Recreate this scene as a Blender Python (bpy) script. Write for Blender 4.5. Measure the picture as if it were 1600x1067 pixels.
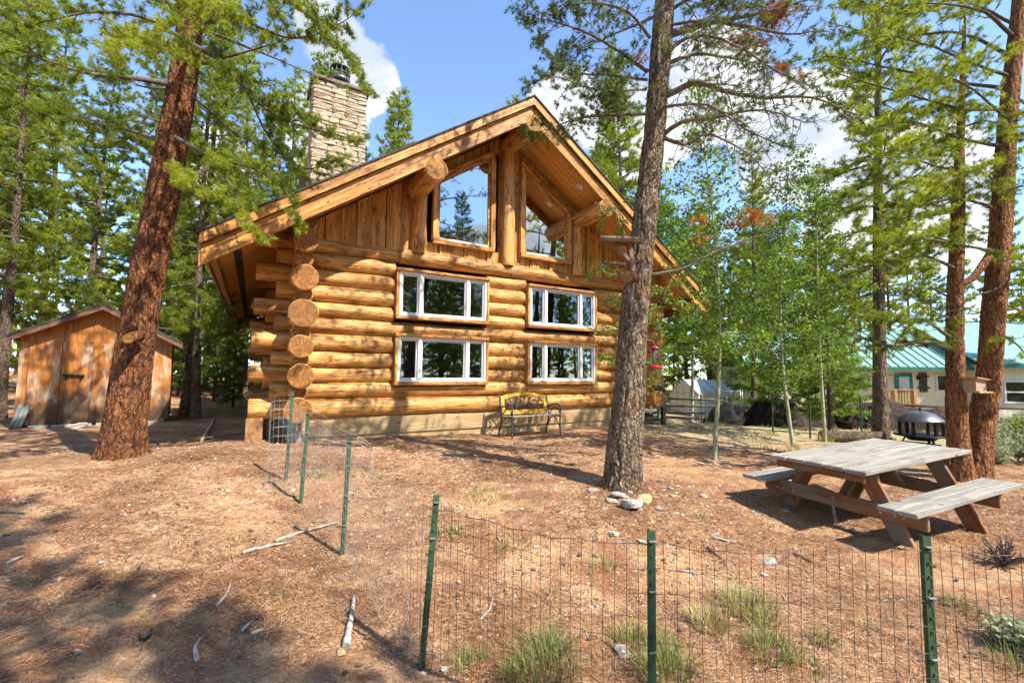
import bpy, math, random
import numpy as np
from mathutils import Vector, Matrix

for o in list(bpy.data.objects):
    bpy.data.objects.remove(o)
scene = bpy.context.scene
COL = scene.collection
R = math.radians

# ------------------------------------------------------------------ camera
CAM_Z = 1.65
FPX, PITCH, ROLL = 701.35, 0.0711, 0.0087
cam_data = bpy.data.cameras.new('camera')
cam_data.sensor_width = 36.0
cam_data.lens = FPX / 1600 * 36
cam_data.clip_start = 0.05
cam_data.clip_end = 2000
cam = bpy.data.objects.new('camera', cam_data)
COL.objects.link(cam)
cam.matrix_world = Matrix.Translation((0, 0, CAM_Z)) @ Matrix.Rotation(math.pi / 2 + PITCH, 4, 'X') @ Matrix.Rotation(ROLL, 4, 'Z')
scene.camera = cam

# ------------------------------------------------------------------ light and exposure
SUN_AZ, SUN_EL = 124.7, 48.5          # azimuth clockwise from +Y
SUN_STRENGTH, SKY_STRENGTH, EXPOSURE = 3.5, 0.15, 1.62
scene.view_settings.view_transform = 'Standard'
scene.view_settings.look = 'None'
scene.view_settings.gamma = 1.0
scene.view_settings.exposure = EXPOSURE
scene.view_settings.use_curve_mapping = False
to_sun = Vector((math.sin(R(SUN_AZ)) * math.cos(R(SUN_EL)), math.cos(R(SUN_AZ)) * math.cos(R(SUN_EL)), math.sin(R(SUN_EL))))
sl = bpy.data.lights.new('sun', 'SUN')
sl.energy = SUN_STRENGTH
sl.angle = R(0.55)
sl.color = (1.0, 0.93, 0.81)
so = bpy.data.objects.new('sun', sl)
so.rotation_euler = (-to_sun).to_track_quat('-Z', 'Y').to_euler()
so.location = (20, -14, 30)
COL.objects.link(so)


def ray(x, y):
    a, b = x - 800, y - 533.5
    cr, sr = math.cos(ROLL), math.sin(ROLL)
    u, v = a * cr + b * sr, -a * sr + b * cr
    c, s = math.cos(PITCH), math.sin(PITCH)
    d0, d2 = u / FPX, -v / FPX
    return Vector((d0, c - d2 * s, s + d2 * c))


def at(x, y, Y):
    """the point at depth Y (metres in front of the camera) seen in direction x, y"""
    d = ray(x, y)
    return Vector((d.x * Y / d.y, Y, CAM_Z + d.z * Y / d.y))


def world_sky():
    w = bpy.data.worlds.new('World')
    scene.world = w
    w.use_nodes = True
    nt = w.node_tree
    N, L = nt.nodes, nt.links
    for n in list(N):
        N.remove(n)
    out = N.new('ShaderNodeOutputWorld')
    bg = N.new('ShaderNodeBackground')
    sky = N.new('ShaderNodeTexSky')
    sky.sky_type = 'NISHITA'
    sky.sun_disc = False
    sky.sun_elevation = R(SUN_EL)
    sky.sun_rotation = R(SUN_AZ)
    sky.altitude = 2400
    sky.air_density = 1.0
    sky.dust_density = 0.3
    sky.ozone_density = 3.0
    tc = N.new('ShaderNodeTexCoord')

    def math_(op, a, b=None, c=None):
        n = N.new('ShaderNodeMath')
        n.operation = op
        for i, v in enumerate((a, b, c)):
            if v is None:
                continue
            if isinstance(v, (int, float)):
                n.inputs[i].default_value = v
            else:
                L.new(v, n.inputs[i])
        return n.outputs[0]

    def mapr(v, a, b, c=0., d=1.):
        n = N.new('ShaderNodeMapRange')
        n.interpolation_type = 'SMOOTHSTEP'
        L.new(v, n.inputs[0])
        for i, q in enumerate((a, b, c, d)):
            n.inputs[i + 1].default_value = q
        return n.outputs[0]

    def noise(scale, detail, rough, off):
        m = N.new('ShaderNodeMapping')
        m.inputs['Location'].default_value = off
        m.inputs['Scale'].default_value = (1, 1, 1.5)
        L.new(tc.outputs['Generated'], m.inputs[0])
        n = N.new('ShaderNodeTexNoise')
        n.inputs['Scale'].default_value = scale
        n.inputs['Detail'].default_value = detail
        n.inputs['Roughness'].default_value = rough
        L.new(m.outputs[0], n.inputs[0])
        return n.outputs[0]
    # cumulus: heaps standing in given directions all round the sky, edges broken up by noise
    lobes = [((560, 118), 4.0), ((520, 62), 3.6), ((510, 190), 4.6),
             ((885, 160), 4.2), ((985, 205), 5.5), ((1090, 150), 5.5), ((1240, 225), 6.0), ((1400, 330), 7.0), ((330, 290), 5.0)]
    dirs = [(ray(*p).normalized(), r) for p, r in lobes]
    for az, el, r in ((125, 12, 7), (136, 26, 4.5), (114, 16, 6), (160, 20, 8), (205, 28, 9), (250, 20, 9), (290, 30, 8), (80, 24, 8)):
        dirs.append((Vector((math.sin(R(az)) * math.cos(R(el)), math.cos(R(az)) * math.cos(R(el)), math.sin(R(el)))), r))
    total = None
    for d, r in dirs:
        dot = N.new('ShaderNodeVectorMath')
        dot.operation = 'DOT_PRODUCT'
        L.new(tc.outputs['Generated'], dot.inputs[0])
        dot.inputs[1].default_value = d
        m = mapr(dot.outputs['Value'], math.cos(R(r * 1.45)), math.cos(R(r * 0.35)))
        total = m if total is None else math_('MAXIMUM', total, m)
    n1 = noise(7.5, 7.0, 0.60, (3.1, 1.7, 0.4))
    n2 = noise(3.2, 2.0, 0.5, (0.3, 5.0, 2.0))
    mask = math_('ADD', total, math_('MULTIPLY', math_('SUBTRACT', n1, 0.5), 1.9))
    mask = mapr(mask, 0.46, 0.68)
    shade = mapr(math_('ADD', math_('MULTIPLY', n1, 0.75), math_('MULTIPLY', n2, 0.4)), 0.46, 0.68)
    ccol = N.new('ShaderNodeMix')
    ccol.data_type = 'RGBA'
    L.new(shade, ccol.inputs[0])
    ccol.inputs[6].default_value = (1.6, 1.8, 2.15, 1)
    ccol.inputs[7].default_value = (2.7, 2.75, 2.8, 1)
    mix = N.new('ShaderNodeMix')
    mix.data_type = 'RGBA'
    L.new(mask, mix.inputs[0])
    L.new(sky.outputs[0], mix.inputs[6])
    L.new(ccol.outputs[2], mix.inputs[7])
    L.new(mix.outputs[2], bg.inputs[0])
    bg.inputs[1].default_value = SKY_STRENGTH
    L.new(bg.outputs[0], out.inputs[0])


world_sky()
scene.cycles.use_denoising = True
scene.cycles.use_adaptive_sampling = True
scene.cycles.adaptive_threshold = 0.03
scene.cycles.max_bounces = 5
scene.cycles.diffuse_bounces = 3
scene.cycles.glossy_bounces = 2
scene.cycles.transmission_bounces = 3
scene.world.cycles.sampling_method = 'MANUAL'
scene.world.cycles.sample_map_resolution = 256
scene.cycles.transparent_max_bounces = 8
scene.cycles.sample_clamp_indirect = 6.0

# ------------------------------------------------------------------ noise and terrain


def _hash(i, j, k, seed):
    n = (i * 374761393 + j * 668265263 + k * 2147483647 + seed * 974711) & 0x7fffffff
    n = ((n ^ (n >> 13)) * 1274126177) & 0x7fffffff
    n = (n ^ (n >> 16)) & 0xffff
    return n / 65535.0


def vnoise(P, seed=0):
    P = np.asarray(P, float)
    I = np.floor(P).astype(np.int64)
    f = P - I
    f = f * f * (3 - 2 * f)
    r = 0
    for a in (0, 1):
        for b in (0, 1):
            for c in (0, 1):
                w = (f[:, 0] if a else 1 - f[:, 0]) * (f[:, 1] if b else 1 - f[:, 1]) * (f[:, 2] if c else 1 - f[:, 2])
                r = r + w * _hash(I[:, 0] + a, I[:, 1] + b, I[:, 2] + c, seed)
    return r * 2 - 1


def fbm(P, oct=4, seed=0, gain=.5):
    a, s, t = 1., 1., 0
    P = np.asarray(P, float)
    for i in range(oct):
        t = t + a * vnoise(P * s, seed + i * 17)
        a *= gain
        s *= 2.03
    return t


CTRL = [(0, 0, 0), (3, 0, 0), (-3, 0, 0.04), (0, -6, -.02), (8, -6, -.05), (-8, -6, .1), (2.9, 1.95, 0), (1.74, 1.93, 0), (.58, 1.95, 0), (-.52, 2.63, .01), (-1.4, 3.82, .13),
        (-2.2, 4.78, .25), (-2.6, 5.3, .40), (1.3, 5.4, .32), (1.6, 6.6, .35), (2.6, 5.6, .22), (.3, 4.2, .20), (4.0, 5.1, .08), (6.8, 6.9, .12), (3.4, 7.7, .22), (6, 9.7, .15), (7.1, 10.2, .14), (9.5, 10.9, .12), (6.5, 3.5, .0),
        (-3.3, 7.7, .47), (-4.3, 7.2, .50), (-1.6, 8.6, .40), (-.2, 9.5, .36), (2.5, 10.6, .35), (0, 13, .35), (-4, 16, .4), (5, 14, .22), (-5, 12, .40),
        (-5.5, 4.9, .50), (-5.0, 5.75, .52), (-3.75, 6.4, .52), (-4.3, 6.2, .55), (-7.5, 4.6, .5), (-3.0, 3.4, .22), (-5, 3, .2), (-8, 2, .2), (-6.3, 6.6, .42), (-5.6, 7.8, .37), (-7, 8.2, .38), (-10.5, 9.6, .40), (-7.5, 9.9, .45), (-12.5, 11.3, .4),
        (-8.4, 11.7, .4), (-9.7, 14.6, .4), (-20, 12, .5), (-15, 30, .6), (-6, 24, .5), (-35, 25, 1.), (-25, 0, .5),
        (12, 18, -.35), (7, 20, -.5), (16, 18, -.45), (20, 23, -.75), (11, 27, -.8), (30, 24, -.9), (25, 15, -.4), (18, 8, .0), (25, 0, -.2), (0, 30, -.1), (20, 45, -1), (0, 60, 0), (40, 60, -1), (-40, 60, 1), (60, 10, -1), (-60, 10, 1.), (0, -40, 0), (40, -40, -.4), (-40, -40, .3)]
_C = np.array(CTRL, float)


def _U(r2):
    return r2 * np.log(np.maximum(r2, 1e-9))


_n = len(_C)
_d2 = ((_C[:, None, :2] - _C[None, :, :2]) ** 2).sum(-1)
_K = _U(_d2) + np.eye(_n) * .6
_Pm = np.concatenate([np.ones((_n, 1)), _C[:, :2]], 1)
_A = np.block([[_K, _Pm], [_Pm.T, np.zeros((3, 3))]])
_sol = np.linalg.solve(_A, np.concatenate([_C[:, 2], np.zeros(3)]))


def hsmooth(X, Y):
    X = np.atleast_1d(np.asarray(X, float))
    Y = np.atleast_1d(np.asarray(Y, float))
    r = np.hypot(X, Y)
    k = np.minimum(1, 60 / np.maximum(r, 1e-6))
    x, y = X * k, Y * k
    d2 = (x[:, None] - _C[None, :, 0]) ** 2 + (y[:, None] - _C[None, :, 1]) ** 2
    return _U(d2) @ _sol[:_n] + _sol[_n] + _sol[_n + 1] * x + _sol[_n + 2] * y


def hground(X, Y):
    X = np.atleast_1d(np.asarray(X, float))
    Y = np.atleast_1d(np.asarray(Y, float))
    z = hsmooth(X, Y)
    P = np.stack([X, Y, X * 0], 1)
    return z + .030 * fbm(P * .9, 3, 5) + .010 * fbm(P * 6, 3, 9)


def gz(x, y):
    return float(hground(x, y)[0])


def gat(x, y):
    """the point of the ground seen in direction x, y"""
    d = ray(x, y)
    t = .5
    prev = t
    while t < 80:
        if CAM_Z + d.z * t < float(hsmooth(d.x * t, d.y * t)[0]):
            break
        prev = t
        t += .1 if t < 15 else .4
    a, b = prev, t
    for _ in range(12):
        m = (a + b) / 2
        if CAM_Z + d.z * m < float(hsmooth(d.x * m, d.y * m)[0]):
            b = m
        else:
            a = m
    return Vector((d.x * a, d.y * a, gz(d.x * a, d.y * a)))


# ------------------------------------------------------------------ mesh helpers
def nrm(v):
    v = np.asarray(v, float)
    return v / max(1e-9, np.linalg.norm(v))


class MB:
    def __init__(s):
        s.v, s.f, s.m, s.sm = [], [], [], []

    def add(s, V, F, mat=0, smooth=False):
        b = len(s.v)
        s.v.extend([tuple(map(float, p)) for p in V])
        for f in F:
            s.f.append([b + i for i in f])
            s.m.append(mat)
            s.sm.append(smooth)
        return s

    def box(s, c, size, rot=None, mat=0, bev=0.0):
        hx, hy, hz = [q / 2 for q in size]
        if bev > 0:
            b = min(bev, hx * .45, hy * .45, hz * .45)
            V = []
            for sx in (-1, 1):
                for sy in (-1, 1):
                    for sz in (-1, 1):
                        V += [(sx * (hx - b), sy * (hy - b), sz * hz), (sx * (hx - b), sy * hy, sz * (hz - b)), (sx * hx, sy * (hy - b), sz * (hz - b))]
            F = _BEVF
        else:
            V = [(x, y, z) for x in (-hx, hx) for y in (-hy, hy) for z in (-hz, hz)]
            F = [(0, 1, 3, 2), (4, 6, 7, 5), (0, 4, 5, 1), (2, 3, 7, 6), (0, 2, 6, 4), (1, 5, 7, 3)]
        V = [Vector(p) for p in V]
        if rot is not None:
            V = [rot @ p for p in V]
        c = Vector(c)
        return s.add([p + c for p in V], F, mat)

    def bar(s, a, b, w, h, up=(0, 0, 1), mat=0, bev=0.0):
        a, b = Vector(a), Vector(b)
        d = (b - a)
        ln = d.length
        d.normalize()
        up = Vector(up)
        y = up.cross(d)
        if y.length < 1e-5:
            y = Vector((1, 0, 0)).cross(d)
        y.normalize()
        z = d.cross(y)
        M = Matrix((d, y, z)).transposed()
        return s.box((a + b) / 2, (ln, w, h), M, mat, bev)

    def tube(s, path, rad, n=8, mat=0, cap=True, capmat=None, smooth=True, ends=True):
        V, F, caps = tube_np(np.array([tuple(p) for p in path], float), np.broadcast_to(np.asarray(rad, float), (len(path),)), n)
        b = len(s.v)
        s.add(V, F, mat, smooth)
        if cap:
            for c in caps:
                s.f.append([b + i for i in c])
                s.m.append(mat if capmat is None else capmat)
                s.sm.append(False)
        return s

    def prism(s, poly, axis_a, axis_b, mat=0):
        """poly: list of 3d points (planar); extruded by vector axis_a to axis_b"""
        n = len(poly)
        A = [Vector(p) + Vector(axis_a) for p in poly]
        B = [Vector(p) + Vector(axis_b) for p in poly]
        F = [tuple(range(n))[::-1], tuple(range(n, 2 * n))] + [(i, (i + 1) % n, n + (i + 1) % n, n + i) for i in range(n)]
        return s.add(A + B, F, mat)

    def mesh(s, name, mats):
        me = bpy.data.meshes.new(name)
        me.from_pydata(s.v, [], s.f)
        if not isinstance(mats, (list, tuple)):
            mats = [mats]
        for m in mats:
            me.materials.append(m)
        me.polygons.foreach_set('material_index', s.m)
        me.polygons.foreach_set('use_smooth', s.sm)
        me.update()
        return me

    def build(s, name, mats, parent=None, loc=None, rot=None):
        return link(name, s.mesh(name, mats), parent, loc, rot)


def _bevf():
    V = []
    idx = {}
    for sx in (-1, 1):
        for sy in (-1, 1):
            for sz in (-1, 1):
                for k in 'zyx':
                    idx[(sx, sy, sz, k)] = len(idx)
    F = []
    for s_ in (-1, 1):
        F.append([idx[(a, b, s_, 'z')] for a, b in ((-1, -1), (1, -1), (1, 1), (-1, 1))])
        F.append([idx[(a, s_, b, 'y')] for a, b in ((-1, -1), (1, -1), (1, 1), (-1, 1))])
        F.append([idx[(s_, a, b, 'x')] for a, b in ((-1, -1), (1, -1), (1, 1), (-1, 1))])
    for a in (-1, 1):
        for b in (-1, 1):
            F.append([idx[(-1, a, b, 'z')], idx[(1, a, b, 'z')], idx[(1, a, b, 'y')], idx[(-1, a, b, 'y')]])
            F.append([idx[(a, -1, b, 'z')], idx[(a, 1, b, 'z')], idx[(a, 1, b, 'x')], idx[(a, -1, b, 'x')]])
            F.append([idx[(a, b, -1, 'y')], idx[(a, b, 1, 'y')], idx[(a, b, 1, 'x')], idx[(a, b, -1, 'x')]])
            for c in (-1, 1):
                F.append([idx[(a, b, c, 'z')], idx[(a, b, c, 'y')], idx[(a, b, c, 'x')]])
    F = [tuple(dict.fromkeys(f)) for f in F]
    return F


_BEVF = _bevf()


def tube_np(path, rad, n):
    k = len(path)
    d = np.gradient(path, axis=0) if k > 2 else np.repeat((path[1] - path[0])[None], k, 0)
    d = d / np.maximum(1e-9, np.linalg.norm(d, axis=1))[:, None]
    ref = np.array([0, 0, 1.]) if abs(d[0, 2]) < .9 else np.array([1., 0, 0])
    u = np.cross(ref[None], d)
    un = np.linalg.norm(u, axis=1)
    u = u / np.maximum(un, 1e-6)[:, None]
    w = np.cross(d, u)
    a = np.arange(n) / n * 2 * math.pi
    V = path[:, None] + rad[:, None, None] * (np.cos(a)[None, :, None] * u[:, None] + np.sin(a)[None, :, None] * w[:, None])
    V = V.reshape(-1, 3)
    F = [(i * n + j, i * n + (j + 1) % n, (i + 1) * n + (j + 1) % n, (i + 1) * n + j) for i in range(k - 1) for j in range(n)]
    caps = [tuple(range(n))[::-1], tuple(range((k - 1) * n, k * n))]
    return V, F, caps


def link(name, me, parent=None, loc=None, rot=None):
    o = bpy.data.objects.new(name, me)
    COL.objects.link(o)
    if parent is not None:
        o.parent = parent
    if loc is not None:
        o.location = loc
    if rot is not None:
        o.rotation_euler = rot
    return o


def tag(o, label=None, cat=None, group=None, kind=None):
    for k, v in (('label', label), ('category', cat), ('group', group), ('kind', kind)):
        if v:
            o[k] = v
    return o


def empty(name, loc, rz, label, cat, group=None):
    e = bpy.data.objects.new(name, None)
    e.empty_display_size = .2
    COL.objects.link(e)
    e.location = loc
    e.rotation_euler = (0, 0, rz)
    return tag(e, label, cat, group)


def np_mesh(name, V, F, mats, attrs=None, smooth=False, midx=None):
    """V (n,3), F (m,k) arrays with k = 3 or 4"""
    me = bpy.data.meshes.new(name)
    V = np.ascontiguousarray(V, np.float32)
    F = np.ascontiguousarray(F, np.int32)
    m, k = F.shape
    me.vertices.add(len(V))
    me.vertices.foreach_set('co', V.ravel())
    me.loops.add(m * k)
    me.loops.foreach_set('vertex_index', F.ravel())
    me.polygons.add(m)
    me.polygons.foreach_set('loop_start', np.arange(m, dtype=np.int32) * k)
    if smooth:
        me.polygons.foreach_set('use_smooth', np.ones(m, bool))
    for a in (mats if isinstance(mats, (list, tuple)) else [mats]):
        me.materials.append(a)
    if midx is not None:
        me.polygons.foreach_set('material_index', np.ascontiguousarray(midx, np.int32))
    for n_, arr in (attrs or {}).items():
        at_ = me.attributes.new(n_, 'FLOAT', 'FACE')
        at_.data.foreach_set('value', np.ascontiguousarray(arr, np.float32))
    me.update(calc_edges=True)
    me.validate()
    return me


# ------------------------------------------------------------------ materials
class NT:
    def __init__(s, name):
        s.mat = bpy.data.materials.new(name)
        s.mat.use_nodes = True
        s.t = s.mat.node_tree
        s.N, s.L = s.t.nodes, s.t.links
        s.p = s.N['Principled BSDF']
        s.out = s.N['Material Output']
        s.tc = s.N.new('ShaderNodeTexCoord')

    def new(s, t, **kw):
        n = s.N.new('ShaderNode' + t)
        for k, v in kw.items():
            setattr(n, k, v)
        return n

    def inp(s, n, i, v):
        if v is None:
            return
        if hasattr(v, 'is_linked') or hasattr(v, 'links'):
            s.L.new(v, n.inputs[i])
        else:
            if isinstance(v, (tuple, list)) and len(v) == 3 and n.inputs[i].type == 'RGBA':
                v = (*v, 1)
            n.inputs[i].default_value = v

    def mapping(s, scale=(1, 1, 1), loc=None, vec=None, rot=None):
        n = s.new('Mapping')
        s.inp(n, 0, vec or s.tc.outputs['Object'])
        n.inputs['Scale'].default_value = scale
        if rot:
            n.inputs['Rotation'].default_value = rot
        if loc is not None:
            s.inp(n, 1, loc)
        return n.outputs[0]

    def noise(s, vec, scale=5., detail=4., rough=.55, dist=0.):
        n = s.new('TexNoise')
        s.inp(n, 0, vec)
        n.inputs['Scale'].default_value = scale
        n.inputs['Detail'].default_value = detail
        n.inputs['Roughness'].default_value = rough
        n.inputs['Distortion'].default_value = dist
        return n.outputs[0]

    def voro(s, vec, scale, feature='F1', out='Distance', rnd=1.):
        n = s.new('TexVoronoi', feature=feature)
        s.inp(n, 0, vec)
        n.inputs['Scale'].default_value = scale
        n.inputs['Randomness'].default_value = rnd
        return n.outputs[out]

    def ramp(s, v, a, b, c=0., d=1.):
        n = s.new('MapRange', interpolation_type='SMOOTHSTEP')
        s.inp(n, 0, v)
        for i, q in enumerate((a, b, c, d)):
            n.inputs[i + 1].default_value = q
        return n.outputs[0]

    def mix(s, f, a, b, mode='MIX'):
        n = s.new('Mix', data_type='RGBA', blend_type=mode)
        s.inp(n, 0, f)
        s.inp(n, 6, a)
        s.inp(n, 7, b)
        return n.outputs[2]

    def math(s, op, a, b=None):
        n = s.new('Math', operation=op)
        s.inp(n, 0, a)
        s.inp(n, 1, b)
        return n.outputs[0]

    def rnd(s):
        n = s.new('ObjectInfo')
        return n.outputs['Random']

    def rvec(s, k=40.):
        n = s.new('CombineXYZ')
        r = s.rnd()
        for i, q in enumerate((k, k * .7, k * 1.3)):
            s.L.new(s.math('MULTIPLY', r, q), n.inputs[i])
        return n.outputs[0]

    def bump(s, h, strength=.5, dist=.01):
        n = s.new('Bump')
        n.inputs['Strength'].default_value = strength
        n.inputs['Distance'].default_value = dist
        s.inp(n, 'Height', h)
        s.L.new(n.outputs[0], s.p.inputs['Normal'])

    def hsv(s, col, v=1., h=.5, sat=1.):
        n = s.new('HueSaturation')
        s.inp(n, 'Hue', h)
        s.inp(n, 'Saturation', sat)
        s.inp(n, 'Value', v)
        s.inp(n, 'Color', col)
        return n.outputs[0]

    def done(s, col, rough=.7, spec=.3, metal=0.):
        s.inp(s.p, 'Base Color', col)
        s.inp(s.p, 'Roughness', rough)
        s.p.inputs['Specular IOR Level'].default_value = spec
        s.p.inputs['Metallic'].default_value = metal
        return s.mat


def wood(name, light, dark, knot=(.12, .05, .02), axis=0, scale=1., rough=.55, var=.22, weather=None, wamt=.5, spec=.3, gl=1., strong=False):
    """grain runs along the object's own axis"""
    t = NT(name)
    st = [9., 9., 9.]
    st[axis] = .55
    st = tuple(q * scale for q in st)
    off = t.rvec()
    v = t.mapping(st, off)
    g1 = t.noise(v, 2.2, 5, .6, .4)
    g2 = t.noise(v, 9.0, 4, .6, .2)
    iso = t.mapping((1.2, 1.2, 1.2), off)
    big = t.noise(iso, 1.3, 3, .5)
    col = t.mix(t.ramp(g1, .39, .61), dark, light)
    col = t.mix(t.ramp(g2, .52, .75, 0, .45 * gl), col, tuple(q * .45 for q in dark))
    col = t.mix(t.ramp(big, .35, .75, 0, .4), col, tuple(q * .62 for q in light))
    ks = [2.6, 2.6, 2.6]
    ks[axis] = 1.5
    kn = t.voro(t.mapping(tuple(ks), off), 1.6 * scale)
    col = t.mix(t.ramp(kn, .05, .13, .8, 0), col, knot)
    if strong:
        k2 = t.voro(t.mapping(tuple(q * 1.7 for q in ks), off), 1.9 * scale)
        col = t.mix(t.ramp(k2, .09, .19, .85, 0), col, knot)
        col = t.mix(t.ramp(kn, .10, .20, .85, 0), col, knot)
        halo = t.ramp(kn, .16, .42, .6, 0)
        col = t.mix(halo, col, tuple(q * .62 for q in dark))
        bl = t.noise(t.mapping(tuple(q * .16 for q in st), off), 3.0, 4, .65, .6)
        col = t.mix(t.ramp(bl, .50, .63, 0, .7), col, tuple(q * .55 for q in dark))
        cz = [5.5, 5.5, 5.5]
        cz[axis] = .42
        c2 = t.noise(t.mapping(tuple(cz), off), 2.0, 3, .6)
        col = t.mix(t.ramp(t.math('ABSOLUTE', t.math('SUBTRACT', c2, .47)), .006, .028, .8, 0), col, tuple(q * .22 for q in dark))
        col = t.mix(t.ramp(bl, .48, .34, 0, .45), col, tuple(min(1, q * 1.25) for q in light))
    # thin drying cracks
    cs = [16., 16., 16.]
    cs[axis] = .5
    cr = t.noise(t.mapping(tuple(q * scale for q in cs), off), 3.0, 2, .5)
    crk = t.ramp(t.math('ABSOLUTE', t.math('SUBTRACT', cr, .5)), 0, .012, 1, 0)
    col = t.mix(t.math('MULTIPLY', crk, .55), col, tuple(q * .25 for q in dark))
    if weather:
        wn = t.noise(t.mapping((1.1, 1.1, 1.1), off), 2.0, 5, .6)
        col = t.mix(t.ramp(wn, .62 - wamt * .3, .82 - wamt * .3, 0, .85), col, weather)
    val = t.math('ADD', t.math('MULTIPLY', t.rnd(), var), 1 - var / 2)
    col = t.hsv(col, val)
    t.bump(t.math('ADD', t.math('MULTIPLY', g2, .5), t.math('SUBTRACT', g1, crk)), .35, .006)
    return t.done(col, rough, spec)


def endgrain(name, light, dark):
    t = NT(name)
    sep = t.new('SeparateXYZ')
    t.L.new(t.tc.outputs['Object'], sep.inputs[0])
    y, z = sep.outputs[1], sep.outputs[2]
    nz = t.noise(t.tc.outputs['Object'], 4, 3, .5)
    r = t.math('SQRT', t.math('ADD', t.math('MULTIPLY', y, y), t.math('MULTIPLY', z, z)))
    saw = t.noise(t.mapping((1, 3, 26), t.rvec(), None, (.6, 0, 0)), 2.2, 3, .6)
    rings = t.math('SINE', t.math('MULTIPLY', t.math('ADD', r, t.math('MULTIPLY', nz, .03)), 190))
    ang = t.math('ARCTAN2', z, y)
    cb = t.new('CombineXYZ')
    t.L.new(t.math('ADD', t.math('MULTIPLY', ang, .62), t.math('MULTIPLY', nz, .5)), cb.inputs[0])
    t.L.new(t.math('MULTIPLY', r, 2.5), cb.inputs[2])
    t.L.new(t.math('MULTIPLY', t.rnd(), 30.), cb.inputs[1])
    rad = t.noise(cb.outputs[0], 4, 3, .7)
    mid_ = tuple((a * .45 + b * .55) for a, b in zip(dark, light))
    col = t.mix(t.ramp(rings, -1, 1), mid_, light)
    col = t.mix(t.ramp(rad, .42, .66, 0, .75), col, tuple(q * .35 for q in dark))
    col = t.mix(t.ramp(saw, .5, .7, 0, .18), col, tuple(q * .5 for q in dark))
    t.bump(t.math('ADD', t.math('MULTIPLY', saw, .4), rad), .5, .01)
    crk = t.ramp(t.math('ABSOLUTE', t.math('SUBTRACT', rad, .5)), .004, .022, 1, 0)
    col = t.mix(t.math('MULTIPLY', crk, .9), col, (.03, .012, .004))
    col = t.mix(t.ramp(nz, .5, .8, 0, .5), col, tuple(q * .5 for q in light))
    col = t.mix(t.math('MULTIPLY', t.rnd(), .55), col, (.17, .085, .035))
    return t.done(col, .7, .2)


def plain(name, c, rough=.6, metal=0., var=.0, nscale=6., namt=.2, spec=.35, bump=0.):
    t = NT(name)
    n = t.noise(t.mapping((1, 1, 1), t.rvec()), nscale, 5, .6)
    col = t.mix(t.ramp(n, .3, .7), tuple(q * (1 - namt) for q in c), tuple(min(1, q * (1 + namt)) for q in c))
    if var:
        col = t.hsv(col, t.math('ADD', t.math('MULTIPLY', t.rnd(), var), 1 - var / 2))
    if bump:
        t.bump(n, bump, .01)
    return t.done(col, rough, spec, metal)


def bark(name, plate, plate2, crack, scale=1., zs=.28, moss=None):
    t = NT(name)
    P = t.tc.outputs['Object']
    wob = t.noise(P, 5, 3, .6)
    wv = t.new('VectorMath', operation='MULTIPLY_ADD')
    t.L.new(P, wv.inputs[0])
    wv.inputs[1].default_value = (1, 1, 1)
    sc = t.new('VectorMath', operation='SCALE')
    nn = t.new('TexNoise')
    t.L.new(P, nn.inputs[0])
    nn.inputs['Scale'].default_value = 9
    nn.inputs['Detail'].default_value = 4
    t.L.new(nn.outputs[1], sc.inputs[0])
    sc.inputs['Scale'].default_value = .09
    t.L.new(sc.outputs[0], wv.inputs[2])
    v = t.mapping((1, 1, zs), None, wv.outputs[0])
    edge = t.voro(v, 22 * scale, 'DISTANCE_TO_EDGE')
    ridge = t.noise(t.mapping((1, 1, .22), None, wv.outputs[0]), 20 * scale, 4, .62)
    fine = t.noise(t.mapping((1, 1, .55)), 48 * scale, 4, .7)
    flake = t.noise(t.mapping((1, 1, .7), None, wv.outputs[0]), 30 * scale, 3, .6)
    big = t.noise(t.mapping((1, 1, .35)), 2.4, 4, .55)
    col = t.mix(t.ramp(flake, .38, .62), plate2, plate)
    col = t.mix(t.ramp(fine, .50, .72, 0, .8), col, tuple(min(1, q * 1.7) for q in plate))
    col = t.mix(t.ramp(big, .42, .68, 0, .5), col, tuple(q * .55 for q in plate2))
    if moss:
        col = t.mix(t.ramp(wob, .50, .64, 0, .6), col, moss)
    e2 = t.voro(t.mapping((1, 1, zs * .8), None, wv.outputs[0]), 10.5 * scale, 'DISTANCE_TO_EDGE')
    col = t.mix(t.ramp(e2, .0, .08, .6, 0), col, crack)
    crk = t.ramp(ridge, .34, .47, 1, 0)
    col = t.mix(t.math('MULTIPLY', crk, .85), col, crack)
    col = t.mix(t.ramp(edge, .0, .07, .5, 0), col, crack)
    col = t.mix(t.ramp(fine, .28, .42, .7, 0), col, crack)
    h = t.math('ADD', t.math('ADD', t.math('ADD', t.math('MULTIPLY', t.ramp(edge, 0, .15), .4), t.ramp(e2, 0, .2)), t.math('MULTIPLY', fine, .6)), t.ramp(ridge, .3, .6))
    t.bump(h, 1., .026)
    return t.done(col, .9, .15)


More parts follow.
